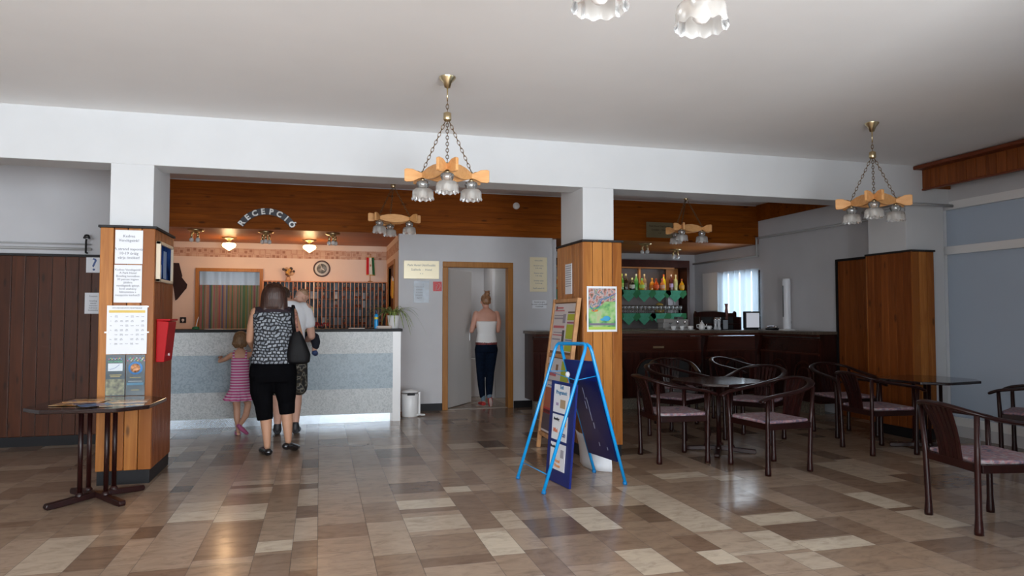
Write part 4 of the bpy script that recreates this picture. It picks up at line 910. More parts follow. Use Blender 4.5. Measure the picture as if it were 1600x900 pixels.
def _seat(N, L, b):
    v = N.new('ShaderNodeTexNoise'); v.inputs['Scale'].default_value = 14; v.inputs['Detail'].default_value = 2; v.inputs['Distortion'].default_value = 2; L.new(mapped(N, L), v.inputs['Vector'])
    r = cramp(N, [(.3, (.09, .10, .15)), (.42, (.20, .13, .17)), (.5, (.34, .17, .18)), (.58, (.26, .24, .26)), (.68, (.36, .30, .31))]); L.new(v.outputs['Fac'], r.inputs[0]); L.new(r.outputs[0], b.inputs['Base Color'])
M_seat = ramp_mat('patterned pink-grey upholstery', _seat, .8)
def chair():
    e = empty('armchair', (0, 0, 0))
    FX, FY, RX, RY = .245, .245, .225, -.215
    leg = lambda x, y, zt, dx, dy: (lambda m: (m.tube([(x, y, 0), (x, y, .02), (x, y, .10), (x+dx*.3, y+dy*.3, .42), (x+dx, y+dy, zt)], [.026, .0265, .0205, .018, .016], 12), m)[1])(MB())
    for s in (-1, 1):
        l1 = leg(s*FX, FY, .635, s*.02, .01); l1.build('leg', M_chair, e)
        l2 = leg(s*RX, RY, .725, s*.03, -.02); l2.build('leg', M_chair, e)
        for x, y in ((s*FX, FY), (s*RX, RY)):
            pass
    pts = [(.262, .33, .612), (.268, .25, .645), (.272, .08, .672), (.268, -.10, .70), (.225, -.235, .738), (.12, -.315, .768), (0, -.335, .775)]
    pts = pts+[(-x, y, z) for x, y, z in reversed(pts[:-1])]
    # smooth the rail
    P = [Vector(p) for p in pts]; S = []
    for i in range(len(P)-1):
        p0, p1, p2, p3 = P[max(i-1, 0)], P[i], P[i+1], P[min(i+2, len(P)-1)]
        for t in (0, .25, .5, .75): S.append(.5*((2*p1)+(-p0+p2)*t+(2*p0-5*p1+4*p2-p3)*t*t+(-p0+3*p1-3*p2+p3)*t**3))
    S.append(P[-1])
    m = MB(); m.tube([tuple(v) for v in S], [.02]+[.024]*(len(S)-2)+[.02], 10, up=(0, 0, 1), flat=(1.35, .62)); m.build('arm_rail', M_chair, e)
    m = MB()
    for s in (-1, 1): m.box((s*.245-.011, -.205, .375), (s*.245+.011, .235, .425), bev=.003)
    m.box((-.24, .225, .375), (.24, .247, .425), bev=.003); m.box((-.22, -.225, .375), (.22, -.203, .425), bev=.003); m.build('seat_frame', M_chair, e)
    m = MB(); m.prism([(-.225, -.205), (.225, -.205), (.25, .0), (.245, .225), (.2, .255), (-.2, .255), (-.245, .225), (-.25, .0)], .425, .452, 'xy'); m.build('seat_cushion', M_seat, e, bevel=.012)
    for k in range(6):
        x = (k-2.5)*.034; m = MB(); R = []
        for t in (0, .2, .4, .6, .8, 1):
            z = .40+.365*t; y = -.215-.10*t-.02*math.sin(PI*t)*-1; wd = .0145*(1-.12*math.sin(PI*t)); xx = x*(1+.35*t*t)
            R.append([(xx-wd, y-.006, z), (xx+wd, y-.006, z), (xx+wd, y+.006, z), (xx-wd, y+.006, z)])
        m.rings(R, smooth=False); m.build('back_slat', M_chair, e)
    return e
c0 = chair(); G = 'dark wooden armchairs around the café tables'
chs = [(3.19, 6.03, -94, 'dark armchair with pink seat, left side of the centre table'),
       (3.84, 5.42, 95, 'dark armchair in front of the centre table, turned to the left'),
       (5.33, 5.83, -95, 'dark armchair on the left side of the right-hand table'),
       (4.13, 3.62, -100, 'nearest dark armchair, cut off at the right edge'),
       (3.86, 7.15, -150, 'dark armchair behind the left side of the centre table'),
       (4.56, 6.70, 125, 'dark armchair behind the right side of the centre table'),
       (5.72, 6.75, 175, 'dark armchair behind the right-hand table before the boarded pillar'),
       (5.25, 8.1, 200, 'dark armchair standing near the bar, right of centre'),
       (4.35, 8.15, 160, 'dark armchair standing near the bar, left of centre'),
       (6.40, 5.02, 28, 'dark armchair at the far right of the right-hand table')]
for i, (x, y, r, lab) in enumerate(chs):
    c = c0 if i == 0 else copy_tree(c0); c.location = (x, y, 0); c.rotation_euler = (0, 0, math.radians(r)); tag(c, lab, 'chair')

# ================================================================ the bar
BR = empty('bar_counter', (4.7, 9.35, 0), 0, 'long dark wooden bar counter with arched panels', 'bar counter')
M_bard = wood('dark bar wood', (.016, .004, .003), (.050, .011, .007), (20, 20, 2), knots=False, rough=.3)
X0 = 2.87-4.7; X1 = 6.5-4.7; XR = 6.826-4.7; YR = 8.08-9.35
mb = MB(); mb.box((X0, .06, .15), (X1, .08, 1.0)); mb.box((X1, YR, .15), (X1+.02, .08, 1.0)); mb.box((X1+.02, YR, .15), (XR, YR+.02, 1.08)); mb.box((X0, .08, .15), (X0+.02, .48, 1.08)); mb.build('front_panel', M_bard, BR)
mb = MB()
n = 36
for i in range(n):
    x = X0+(X1-X0)*i/n; mb.box((x+.002, .048, .17), (x+(X1-X0)/n-.002, .06, .80))
for i in range(13):
    y = YR+.1*i; mb.box((X1-.012, y+.002, .17), (X1, y+.098, .80))
mb.build('vertical_boards', M_bard, BR)
mb = MB(); mb.box((X0, .03, .80), (X1, .06, .825)); mb.box((X0, .03, 1.0), (X1, .06, 1.03)); mb.box((X0, -.06, 1.045), (X1-.0, .08, 1.08)); mb.box((X1-.03, YR, .80), (X1, .03, .825)); mb.box((X1-.1, YR, 1.045), (X1, -.06, 1.08)); mb.box((X1-.03, YR, 1.0), (X1, .03, 1.03)); mb.build('moulding', wood('bar moulding', (.035, .010, .006), (.075, .02, .012), (20, 20, 2), knots=False), BR)
mb = MB(); mb.box((X0, .045, .825), (X1, .06, 1.0)); mb.box((X1-.015, YR, .825), (X1, .045, 1.0)); mb.build('frieze_panel', wood('frieze wood', (.028, .008, .005), (.06, .016, .010), (2, 20, 20), knots=False, rough=.25), BR)
def arch(cx, w=.2, h0=.17, h1=.50):
    m = MB(); pts = [(cx-w, h0)]+[(cx-w*math.cos(PI*k/14), h1+w*math.sin(PI*k/14)) for k in range(15)]+[(cx+w, h0)]
    return m, pts
for k, cx in enumerate((-1.35, -.7, -.06, .4, .93, 1.38)):
    m, pts = arch(cx); m.prism(pts, .035, .05); m.build('arched_panel', M_blackm if k < 4 else mat('nearly black wood', (.012, .004, .003), .4), BR)
    m, pts = arch(cx, .215); m.tube([(p[0], .045, p[1]) for p in pts], .012, 6); m.build('arch_moulding', MATS['bar moulding'], BR)
for cy in (-.40, -.95):
    m = MB(); pts = [(cy-.2*math.cos(PI*k/14), .5+.2*math.sin(PI*k/14)) for k in range(15)]; pts = [(cy-.2, .17)]+pts+[(cy+.2, .17)]
    m.tube([(X1-.014, p[0], p[1]) for p in pts], .012, 6); m.tube([(X1-.014, cy+(p[0]-cy)*.75, .17+(p[1]-.17)*.85) for p in pts], .010, 6); m.build('arch_moulding', MATS['bar moulding'], BR)
for cx in (-.1+.9, 1.72, -.85):
    m = MB(); m.prism([(.06, .15), (-.0, .15), (.0, .75), (-.09, 1.045), (.06, 1.045)], cx-.025, cx+.025, 'yz'); m.build('bracket', M_bard, BR, bevel=.005)
mb = MB(); mb.box((X0, -.0, 0), (X1-.02, .10, .15)); mb.box((X1-.02, YR, 0), (X1+.06, .10, .15)); mb.build('stone_plinth', mat('speckled terrazzo', (.16, .14, .11), .6, noise=.6, nscale=60), BR)
mb = MB(); mb.box((X0-.02, -.09, 1.08), (X1, .50, 1.12), bev=.006); mb.box((X1-.13, YR-.02, 1.08), (XR, .5, 1.12), bev=.006); mb.build('counter_top', mat('brown stone slab', (.10, .075, .055), .3, noise=.3, nscale=30), BR)
mb = MB(); mb.box((-.005, .035, .862), (.165, .046, .892)); mb.build('brass_tag', M_brass, BR)

# back shelf unit
SH = empty('bar_shelf_unit', (5.2, 11.6, 0), 0, 'tall dark wooden bar shelf with an open glass front behind the bar', 'shelf')
sx0, sx1 = 3.75-5.2, 6.43-5.2
M_dkf = wood('dark red frame wood', (.028, .007, .004), (.06, .014, .008), (12, 12, 12), knots=False)
mb = MB(); mb.box((sx0, -.2, 2.20), (sx1, .3, 2.33)); mb.box((sx1-.05, -.2, 0), (sx1, .3, 2.2)); mb.box((sx0, -.2, 0), (sx0+.05, .3, 2.2)); mb.build('frame', M_dkf, SH)
mb = MB(); mb.box((sx0+.05, .28, 1.1), (sx1-.05, .3, 2.2)); mb.build('back_panel', mat('grey-mauve back wall', (.20, .16, .15), .6), SH)
mb = MB(); mb.box((sx0+.05, -.18, 0), (sx1-.05, .28, 1.08)); mb.build('base_cabinet', M_dkf, SH)
mb = MB(); mb.box((sx0+.05, -.21, 1.08), (sx1-.05, .28, 1.11)); mb.build('worktop', mat('brown stone slab', (.1, .075, .055)), SH)
for z in (1.77, 1.36):
    mb = MB(); mb.box((sx0+.05, -.17, z), (sx1-.05, .28, z+.018)); mb.build('shelf', mat('shelf edge wood', (.30, .16, .07), .4), SH)
mb = MB(); mb.box((sx0+.05, -.19, 2.175), (sx1-.3, -.16, 2.2)); mb.box((5.50-5.2, -.05, 1.79), (5.54-5.2, .0, 2.2)); mb.box((6.12-5.2, .1, 1.79), (6.36-5.2, .12, 2.2)); mb.build('light_wood_trim', mat('orange wood trim', (.42, .17, .05), .4), SH)
l = bpy.data.lights.new('shelf_light', 'AREA'); l.shape = 'RECTANGLE'; l.size = 2.4; l.size_y = .05; l.energy = 1.8; l.color = (1, .72, .40)
o = bpy.data.objects.new('shelf_light', l); COL.objects.link(o); o.location = (5.1, 11.44, 2.17)
# pointed green cloths hanging over the shelf edges
M_cloth = mat('green tablecloth', (.035, .21, .12), .8, noise=.15, nscale=20); M_clothd = mat('dark green cloth', (.006, .11, .03), .8)
gi = 0
for z, lay in ((1.792, 'upper'), (1.382, 'lower')):
    for x in (3.95, 4.45, 4.92, 5.24, 5.54, 5.84, 6.15):
        hw = .19; m = MB()
        m.prism([(-hw, 0), (hw, 0), (hw, -.035), (.0, -.215), (-hw, -.035)], -.004, .0); f = m.build('green_cloth', M_cloth)
        m = MB(); m.poly([(-hw, 0, 0), (hw, 0, 0), (hw, .2, .002), (-hw, .2, .002)], [(0, 1, 2, 3)]); m.poly([(hw*.75, -.006, 0), (hw*1.12, -.006, 0), (hw*1.22, -.006, -.07), (hw*.78, -.006, -.15), (hw*.42, -.006, -.08)], [(0, 1, 2, 3, 4)]); m.build('folded_corner', M_clothd, f)
        f.location = (x, 11.422+.001*(gi % 3), z); gi += 1
        tag(f, 'green pointed cloth hanging over the edge of the %s bar shelf' % lay, 'cloth', 'green cloths on the %s bar shelf' % lay)
# bottles
def bottle(kind, col, lab, capc, x, y=11.52, s=1.0, group=None):
    P = {'wine': [(.0, 0), (.036, 0), (.038, .01), (.038, .17), (.03, .20), (.014, .225), (.013, .29), (.0, .29)],
         'squat': [(.0, 0), (.045, 0), (.048, .02), (.046, .12), (.03, .15), (.014, .17), (.014, .22), (.0, .22)],
         'round': [(.0, 0), (.03, 0), (.048, .04), (.05, .08), (.036, .13), (.015, .16), (.014, .21), (.0, .21)]}[kind]
    e = empty('bottle', (x, y, 1.789)); nm = '%.2f %.2f %.2f' % col
    m = MB(); m.lathe([(r*s, z*s) for r, z in P], n=16, cap=False); m.build('bottle_body', mat('bottle '+nm, col, .12, coat=.3), e)
    m = MB(); m.lathe([(P[2][0]*s+.001, .06*s), (P[2][0]*s+.001, .13*s)] if kind == 'wine' else [(P[2][0]*s*1.03+.002, .04*s), (P[2][0]*s*1.03+.002, .10*s)], n=16, cap=False); m.build('label', mat('label %.2f%.2f%.2f' % lab, lab, .6), e)
    top = P[-1][1]*s; m = MB(); m.lathe([(.016*s, top-.035), (.016*s, top+.004), (0, top+.004)], n=12, cap=False); m.build('cap', mat('cap %.2f%.2f%.2f' % capc, capc, .35), e)
    return e
bl = [('wine', (.01, .09, .02), (.05, .16, .04), (.02, .2, .03), 5.08, 'dark green bottle, leftmost visible beside the middle pillar'), ('wine', (.06, .25, .04), (.3, .5, .1), (.3, .5, .1), 5.16, 'light green bottle second from the left on the top bar shelf'),
      ('wine', (.03, .015, .01), (.05, .03, .02), (.6, .55, .3), 5.24, 'brown bottle with a pale neck on the top bar shelf'), ('squat', (.015, .02, .015), (.45, .5, .45), (.6, .7, .4), 5.36, 'black bottle with a white label and pale green cap'),
      ('wine', (.12, .42, .12), (.05, .4, .08), (.5, .55, .5), 5.44, 'clear green bottle with a white top right of the black bottle'), ('round', (.55, .42, .03), (.3, .5, .1), (.2, .6, .2), 5.52, 'small yellow bottle with a green cap beside the shelf post'),
      ('wine', (.35, .22, .12), (.4, .32, .2), (.5, .45, .35), 5.60, 'tan bottle with a pale cap right of the shelf post'), ('squat', (.65, .28, .02), (.6, .2, .03), (.6, .3, .02), 5.75, 'amber orange bottle in the middle of the top bar shelf'),
      ('round', (.6, .08, .01), (.65, .1, .02), (.3, .02, .01), 5.80, 'low red-orange bottle in front of the amber bottle'), ('wine', (.80, .60, .02), (.8, .45, .02), (.6, .12, .02), 5.98, 'bright yellow tall bottle with a red cap'),
      ('round', (.6, .2, .05), (.5, .3, .2), (.5, .1, .1), 5.92, 'low orange bottle left of the bright yellow one'), ('wine', (.10, .02, .02), (.4, .3, .5), (.55, .5, .5), 6.13, 'dark red bottle with a violet label'),
      ('wine', (.55, .55, .25), (.5, .5, .2), (.55, .55, .4), 6.22, 'pale yellow-green bottle near the right end of the shelf'), ('round', (.65, .32, .01), (.5, .25, .02), (.35, .08, .02), 6.31, 'round golden bottle, rightmost on the top bar shelf'),
      ('wine', (.5, .3, .04), (.6, .45, .2), (.6, .2, .02), 3.84, 'amber bottle in the lit shelf end seen left of the middle pillar'), ('squat', (.45, .12, .02), (.5, .3, .1), (.6, .5, .2), 3.96, 'reddish bottle in the lit shelf end left of the middle pillar')]
for i, (k, c, lb, cp, x, lab) in enumerate(bl):
    tag(bottle(k, c, lb, cp, x, 11.47 if k == 'round' else 11.53), lab, 'bottle')
# glasses on the middle shelf
gl = None
for i in range(34):
    if gl is None:
        gl = empty('drinking_glass', (0, 0, 0)); m = MB(); m.lathe([(.0, .0), (.028, .0), (.026, .006), (.005, .012), (.005, .055), (.026, .075), (.033, .11), (.029, .145), (.028, .144)], n=14, cap=False); m.build('glass_body', M_glass, gl); o = gl
    else: o = copy_tree(gl)
    o.location = (5.03+(i % 17)*.078, 11.47+(.09 if i >= 17 else 0)+.01*(i % 2), 1.379); tag(o, 'stemmed drinking glass standing on the middle bar shelf', 'glass', 'glasses on the middle bar shelf')
# small bowls, boxes on shelf
e = empty('wicker_bread_basket', (5.98, 11.70, 1.379), 0, 'yellow round basket at the back of the middle bar shelf', 'basket')
m = MB(); m.lathe([(.0, 0), (.06, .0), (.10, .08), (.095, .08), (.055, .008), (0, .008)], n=20, cap=False); m.M = Matrix.Identity(4); b_ = m.build('bowl', mat('yellow wicker', (.40, .24, .04), .7, noise=.4, nscale=50), e)
m = MB(); m.ball((0, 0, .12), (.085, .05, .075), 14); m.build('contents', mat('golden bread', (.45, .27, .06), .8, noise=.3, nscale=12), e)
for x, lab in ((6.19, 'white box left of two at the right end of the middle bar shelf'), (6.30, 'white box right of two at the right end of the middle bar shelf')):
    e = empty('white_box', (x, 11.72, 1.379), 0, lab, 'box'); m = MB(); m.box((-.052, -.05, .0), (.052, .05, .30), bev=.004); m.build('carton', mat('off-white carton', (.50, .46, .48), .7), e); m = MB(); m.box((-.055, -.053, .27), (.055, .053, .305), bev=.003); m.build('lid', mat('off-white carton', (.5, .46, .48)), e)

# on the bar top
e = empty('coffee_machine', (5.20, 9.70, 1.12), 0, 'grey coffee machine with cups on top of the bar', 'coffee machine')
m = MB(); m.box((-.20, -.10, .0), (.22, .14, .03), bev=.006); m.box((-.2, -.04, .03), (.22, .14, .16), bev=.008); m.box((-.22, -.10, .11), (-.06, .14, .17), bev=.008); m.build('machine_body', mat('warm grey metal', (.36, .35, .34), .4, .1), e)
for k in range(3):
    m = MB(); m.lathe([(.02, .13), (.02, .10), (.012, .09), (.0, .09)], (-.10+k*.12, -.07, 0), n=12, cap=False); m.tube([(-.10+k*.12, -.08, .115), (-.10+k*.12, -.13, .11)], .008, 6); m.build('brew_head', M_chrome, e)
m = MB(); m.box((.05, -.02, .16), (.15, .1, .20), bev=.004); m.build('bean_hopper', mat('dark grey plastic', (.10, .10, .10), .4), e)
def cup(x, y, lab, s=1, handle=True):
    e = empty('coffee_cup', (x, y, 1.12), rk.uniform(0, 1), lab, 'cup')
    m = MB(); m.lathe([(.0, 0), (.06*s, .004), (.065*s, .01), (.03*s, .008), (0, .008)], n=18, cap=False); m.build('saucer', M_white, e)
    m = MB(); m.lathe([(.0, .01), (.022*s, .01), (.036*s, .035), (.040*s, .065), (.037*s, .065), (.03*s, .03), (0, .016)], n=18, cap=False)
    m.tube([(.036*s, 0, .055), (.058*s, 0, .05), (.056*s, 0, .03), (.033*s, 0, .025)], .005, 6); m.build('cup_body', M_white, e)
cup(5.08, 9.50, 'small white cup at the left front of the coffee machine'); cup(5.21, 9.48, 'small white cup before the middle of the coffee machine', .9); cup(5.39, 9.55, 'white cup on a saucer right of the coffee machine', 1.15)
e = empty('teapot', (5.60, 9.58, 1.12), PI, 'white teapot with its lid on the bar top', 'teapot')
m = MB(); m.lathe([(.0, 0), (.04, 0), (.05, .03), (.045, .08), (.026, .10), (0, .10)], n=18, cap=False); m.tube([(-.04, 0, .04), (-.075, 0, .06), (-.085, 0, .09)], [.012, .009, .006], 8); m.build('pot_body', M_white, e)
m = MB(); m.lathe([(.028, .10), (.024, .115), (.008, .122), (.012, .14), (0, .145)], n=14, cap=False); m.build('lid', M_white, e)
m = MB(); m.tube([(.044, 0, .085), (.085, 0, .08), (.08, 0, .035), (.045, 0, .03)], .007, 6); m.build('handle', M_white, e)
cup(5.71, 9.56, 'white cup beside the teapot on the bar', .95)
for i, (x, lab) in enumerate(((5.835, 'left of two slim glass jars on the bar'), (5.895, 'right of two slim glass jars on the bar'))):
    e = empty('glass_jar', (x, 9.58, 1.12), 0, lab, 'jar'); m = MB(); m.lathe([(0, 0), (.03, 0), (.032, .02), (.022, .06), (.026, .10), (.027, .16), (.0, .16)], n=16, cap=False); m.build('jar_body', mat('milky glass', (.50, .52, .55), .15, coat=.3), e)
    m = MB(); m.lathe([(.028, .155), (.028, .185), (.0, .19)], n=16, cap=False); m.build('lid', M_chrome, e)
e = empty('wooden_rack', (5.93, 9.78, 1.12), 0, 'low dark carved wooden rack on the bar before the window', 'rack')
m = MB(); m.prism([(-.34, 0), (-.34, .24), (-.32, .29), (-.29, .27), (-.2, .28), (0, .285), (.2, .27), (.34, .25), (.37, .29), (.40, .27), (.40, .0), (.36, 0), (.36, .2), (-.28, .2), (-.28, 0)], 0, .03); m.build('back_board', M_bard, e)
for x in (-.33, .37): m = MB(); m.box((x-.015, -.16, 0), (x+.015, .0, .2), bev=.004); m.build('side_panel', M_bard, e)
m = MB(); m.box((-.32, -.16, .08), (.36, .0, .10)); m.build('shelf', M_bard, e)
m = MB(); m.box((-.31, .03, .0), (.39, .045, .26)); m.build('dark_backing', M_blackm, e)
e = empty('menu_card', (6.02, 9.60, 1.12), 0, 'pale grey menu card standing on the bar', 'card')
m = MB(); m.box((-.04, -.004, 0), (.04, .004, .15)); m.build('card', mat('grey card', (.28, .30, .33), .5), e); m = MB(); m.box((-.045, -.02, 0), (.045, .02, .01)); m.build('foot', M_black, e)
e = empty('carved_figure', (6.16, 9.79, 1.405), 0, 'small reddish carved figure standing on the wooden rack', 'figure')
m = MB(); m.lathe([(.0, -.13), (.02, -.13), (.028, .0), (.018, .05), (.022, .09), (.03, .12), (.0, .12)], n=10, cap=False); m.build('carving', mat('reddish carving', (.20, .08, .07), .6), e)
m = MB(); m.box((-.03, -.012, -.14), (.03, .012, -.125)); m.build('base', M_bard, e)
e = empty('cash_register_display', (6.50, 9.62, 1.12), 0, 'white-faced till screen with a black frame on the bar corner', 'till')
m = MB(); m.box((-.13, -.01, .02), (.13, .05, .285), bev=.01); m.build('casing', M_blackm, e)
m = MB(); m.box((-.105, -.014, .035), (.12, -.008, .26)); m.build('screen_back', mat('pale lilac screen', (.75, .78, .86), .4, emit=.22), e)
m = MB(); m.box((-.10, -.03, 0), (.10, .08, .02), bev=.004); m.build('foot', M_blackm, e)
e = empty('telephone', (6.62, 9.28, 1.12), 0, 'dark telephone lying on the bar left of the tower fan', 'telephone')
m = MB(); m.box((-.06, -.09, 0), (.06, .09, .03), bev=.008); m.build('phone_base', M_black, e)
m = MB(); m.tube([(-.0, -.10, .045), (0, -.06, .055), (0, .06, .055), (0, .10, .045)], [.022, .014, .014, .022], 10); m.build('handset', M_chrome, e)
e = empty('tower_fan', (6.66, 8.98, 1.12), PI*.25, 'white tower fan standing on the bar at the right', 'fan')
m = MB(); m.lathe([(.0, 0), (.12, 0), (.12, .012), (.04, .025), (0, .025)], n=24, cap=False); m.build('base', M_white, e)
m = MB(); m.lathe([(.0, .02), (.052, .02), (.058, .04), (.058, .72), (.05, .765), (.0, .77)], n=24, cap=False); m.build('column', mat('fan plastic', (.85, .87, .92), .4), e)
m = MB(); R = []
for z in (.2, .66):
    R.append([(.0605*math.cos(a), .0605*math.sin(a), z) for a in [PI*.55+k*.1 for k in range(9)]])
m.rings(R, cap=False, closed=False); m.build('grille', mat('grey fan grille', (.16, .17, .18), .5), e)
m = MB(); m.box((-.01, -.06, .10), (.01, -.055, .14)); m.build('control_panel', mat('fan control', (.2, .2, .22), .4), e)
# light panel beside the bar window
m = MB(); m.box((-.04, -.25, -.34), (0, .25, .34)); e = empty('wall_panel', (6.828, 11.32, 1.77), 0, 'pale blank board on the wall left of the bar window', 'board'); m.build('panel', mat('pale board', (.92, .92, .92), .6), e)
# ================================================================ people
def skinm(n, c): return mat(n, c, .55, noise=.06, nscale=9)
SK1 = skinm('tanned skin', (.50, .27, .17)); SK2 = skinm('fair skin', (.62, .36, .27)); SK3 = skinm('child skin', (.55, .30, .20))
def limb(mb, pts, n=14, flat_end=False):
    P = []; 
    for i in range(len(pts)-1):
        a, b = pts[i], pts[i+1]
        for t in (0, .25, .5, .75): P.append(tuple(a[k]+(b[k]-a[k])*t for k in range(4)))
    P.append(pts[-1])
    mb.tube([p[:3] for p in P], [p[3] for p in P], n)
    for p in (pts[:-1] if flat_end else pts): mb.ball(p[:3], p[3]*.99, 12)
def torso(mb, rs, n=24, cap=True, pw=2.4):
    R = []
    for x, y, z, rx, ry in rs:
        ring = []
        for k in range(n):
            a = 2*PI*k/n; c, s = math.cos(a), math.sin(a)
            ring.append((x+rx*math.copysign(abs(c)**(2/pw), c), y+ry*math.copysign(abs(s)**(2/pw), s), z))
        R.append(ring)
    mb.rings(R, cap=cap)
def head(mb, c, yaw=0, pitch=0, s=1.0, neck=None):
    Rm = Matrix.Translation(c) @ Matrix.Rotation(yaw, 4, 'Z') @ Matrix.Rotation(pitch, 4, 'X') @ Matrix.Scale(s, 4)
    old = mb.M; mb.M = old @ Rm
    mb.ball((0, -.01, .02), (.074, .092, .092), 20)                 # cranium
    mb.ball((0, .025, -.035), (.056, .062, .072), 18)               # face and jaw
    mb.ball((0, .055, -.085), (.026, .024, .02), 10)                # chin
    mb.tube([(0, .083, .0), (0, .098, -.028), (0, .102, -.038)], [.007, .011, .012], 8)  # nose
    mb.ball((0, .078, -.062), (.022, .012, .006), 10); mb.ball((0, .076, -.071), (.020, .012, .007), 10)   # lips
    mb.ball((-.03, .072, .018), (.02, .012, .006), 8); mb.ball((.03, .072, .018), (.02, .012, .006), 8)    # brows
    for k in (-1, 1): mb.ball((k*.076, -.008, -.015), (.010, .02, .032), 10)      # ears
    mb.M = old
    return Rm
def eyes(Rm, parent):
    for k in (-1, 1):
        m = MB(); m.M = Rm; m.ball((k*.029, .078, .0), (.012, .008, .008), 10); m.build('eye', mat('eye white', (.7, .7, .7), .2), parent)
def hand(mb, w, d, nrm, side=1, s=1.0, curl=.5):
    """w wrist, d finger direction, nrm palm-side normal, side +1 puts the thumb at +cross"""
    w = Vector(w); d = Vector(d).normalized(); nrm = Vector(nrm); nrm = (nrm-d*nrm.dot(d)).normalized(); x = d.cross(nrm).normalized()*side
    F = Matrix((x, d, nrm)).transposed().to_4x4(); F.translation = w; old = mb.M; mb.M = old @ F @ Matrix.Scale(s, 4)
    mb.ball((0, .045, 0), (.040, .052, .016), 14)
    for i, (fx, L) in enumerate(((.028, .070), (.010, .078), (-.009, .073), (-.027, .058))):
        a = curl; p = [(fx, .07, 0)]; q = Vector(p[0]); ang = 0
        for j, fr in enumerate((.42, .32, .26)):
            ang += a*(.7+.3*j); q = q+Vector((fx*.12, math.cos(ang), math.sin(ang)))*L*fr; p.append(tuple(q))
        mb.tube(p, [.0092, .0088, .008, .0068], 8); mb.ball(p[-1], .0068, 8)
        for z in p[:-1]: mb.ball(z, .0090, 8)
    p = [(.022, .018, .004), (.046, .042, .014), (.052, .066, .022), (.048, .084, .030)]
    mb.tube(p, [.013, .0108, .0098, .008], 8); mb.ball(p[-1], .008, 8); mb.ball(p[1], .011, 8)
    mb.M = old
def foot(mb, ankle, toe, r=.034, L=.2, h=.03):
    a = Vector(ankle); t = Vector(toe); d = (t-a); d.z = 0; d.normalize(); hz = Vector((a.x, a.y, max(.02, a.z-.055)))-d*.035
    mb.tube([tuple(hz), tuple(hz+(t-hz)*.45+Vector((0, 0, .012))), tuple(hz+(t-hz)*.8), tuple(t)], [r*.95, r*1.05, r*1.1, r*.7], 12, up=(0, 0, 1), flat=(1.05, .75)); mb.ball(tuple(hz), r*.95, 10)
def shoe(mb, ankle, toe, r=.04, sole=0):
    foot(mb, ankle, toe, r*1.0)
def hairmat(n, a, b): 
    def f(N, L, bs):
        v = N.new('ShaderNodeTexNoise'); v.inputs['Scale'].default_value = 1; v.inputs['Detail'].default_value = 5; L.new(mapped(N, L, (90, 90, 7)), v.inputs['Vector'])
        r = cramp(N, [(.3, a), (.7, b)]); L.new(v.outputs['Fac'], r.inputs[0]); L.new(r.outputs[0], bs.inputs['Base Color'])
        bp = N.new('ShaderNodeBump'); bp.inputs['Strength'].default_value = .5; bp.inputs['Distance'].default_value = .01; L.new(v.outputs['Fac'], bp.inputs['Height']); L.new(bp.outputs[0], bs.inputs['Normal'])
    return ramp_mat(n, f, .45)

# ---------- woman in patterned blouse (standing near, seen from behind)
def _blouse(N, L, b):
    br = N.new('ShaderNodeTexBrick'); br.inputs['Scale'].default_value = 1; br.inputs['Mortar Size'].default_value = .14; br.inputs['Brick Width'].default_value = .75; br.inputs['Row Height'].default_value = .62
    br.inputs['Color1'].default_value = (.16, .18, .21, 1); br.inputs['Color2'].default_value = (.36, .39, .43, 1); br.inputs['Mortar'].default_value = (.012, .013, .018, 1); br.inputs['Mortar Smooth'].default_value = .3
    sx = N.new('ShaderNodeSeparateXYZ'); nz = N.new('ShaderNodeTexNoise'); nz.inputs['Scale'].default_value = 9
    tc = N.new('ShaderNodeTexCoord'); L.new(tc.outputs['Object'], nz.inputs['Vector']); L.new(tc.outputs['Object'], sx.inputs[0])
    cb = N.new('ShaderNodeCombineXYZ'); 
    for k, o in ((0, 0), (1, 2)):
        mu = N.new('ShaderNodeMath'); mu.operation = 'MULTIPLY_ADD'; mu.inputs[1].default_value = 19; L.new(sx.outputs[o], mu.inputs[0]); 
        m2 = N.new('ShaderNodeMath'); m2.operation = 'MULTIPLY'; m2.inputs[1].default_value = 1.6; L.new(nz.outputs['Fac'], m2.inputs[0]); L.new(m2.outputs[0], mu.inputs[2]); L.new(mu.outputs[0], cb.inputs[k])
    L.new(cb.outputs[0], br.inputs['Vector']); L.new(br.outputs['Color'], b.inputs['Base Color'])
M_blouse = ramp_mat('patterned blouse cloth', _blouse, .8)
Wp = empty('person', (-.43, 7.20, 0), 0, 'woman seen from behind in a grey patterned sleeveless blouse and black three-quarter trousers', 'person')
mb = MB()
torso(mb, [(0, 0, .80, .16, .12), (0, 0, .90, .185, .13), (0, 0, 1.0, .165, .115), (0, 0, 1.12, .155, .105), (0, 0, 1.25, .17, .11), (0, 0, 1.36, .18, .095), (0, 0, 1.41, .11, .07), (0, .01, 1.45, .055, .055)])
limb(mb, [(0, .01, 1.40, .052), (0, .02, 1.50, .050)]); hm = head(mb, (0, .02, 1.545), 0.05, -.05, .98)
LA = [(-.165, 0, 1.365, .052), (-.205, .03, 1.24, .043), (-.225, .07, 1.10, .036), (-.205, .2, 1.03, .032), (-.185, .30, 1.0, .024)]
RA = [(.165, 0, 1.365, .052), (.205, .02, 1.24, .043), (.245, .05, 1.10, .036), (.20, .18, 1.08, .032), (.12, .27, 1.10, .024)]
limb(mb, LA); limb(mb, RA)
hand(mb, (-.185, .30, 1.0), (.1, 1, -.1), (0, 0, -1), 1); hand(mb, (.12, .27, 1.10), (-.6, .8, .1), (0, 0, -1), -1)
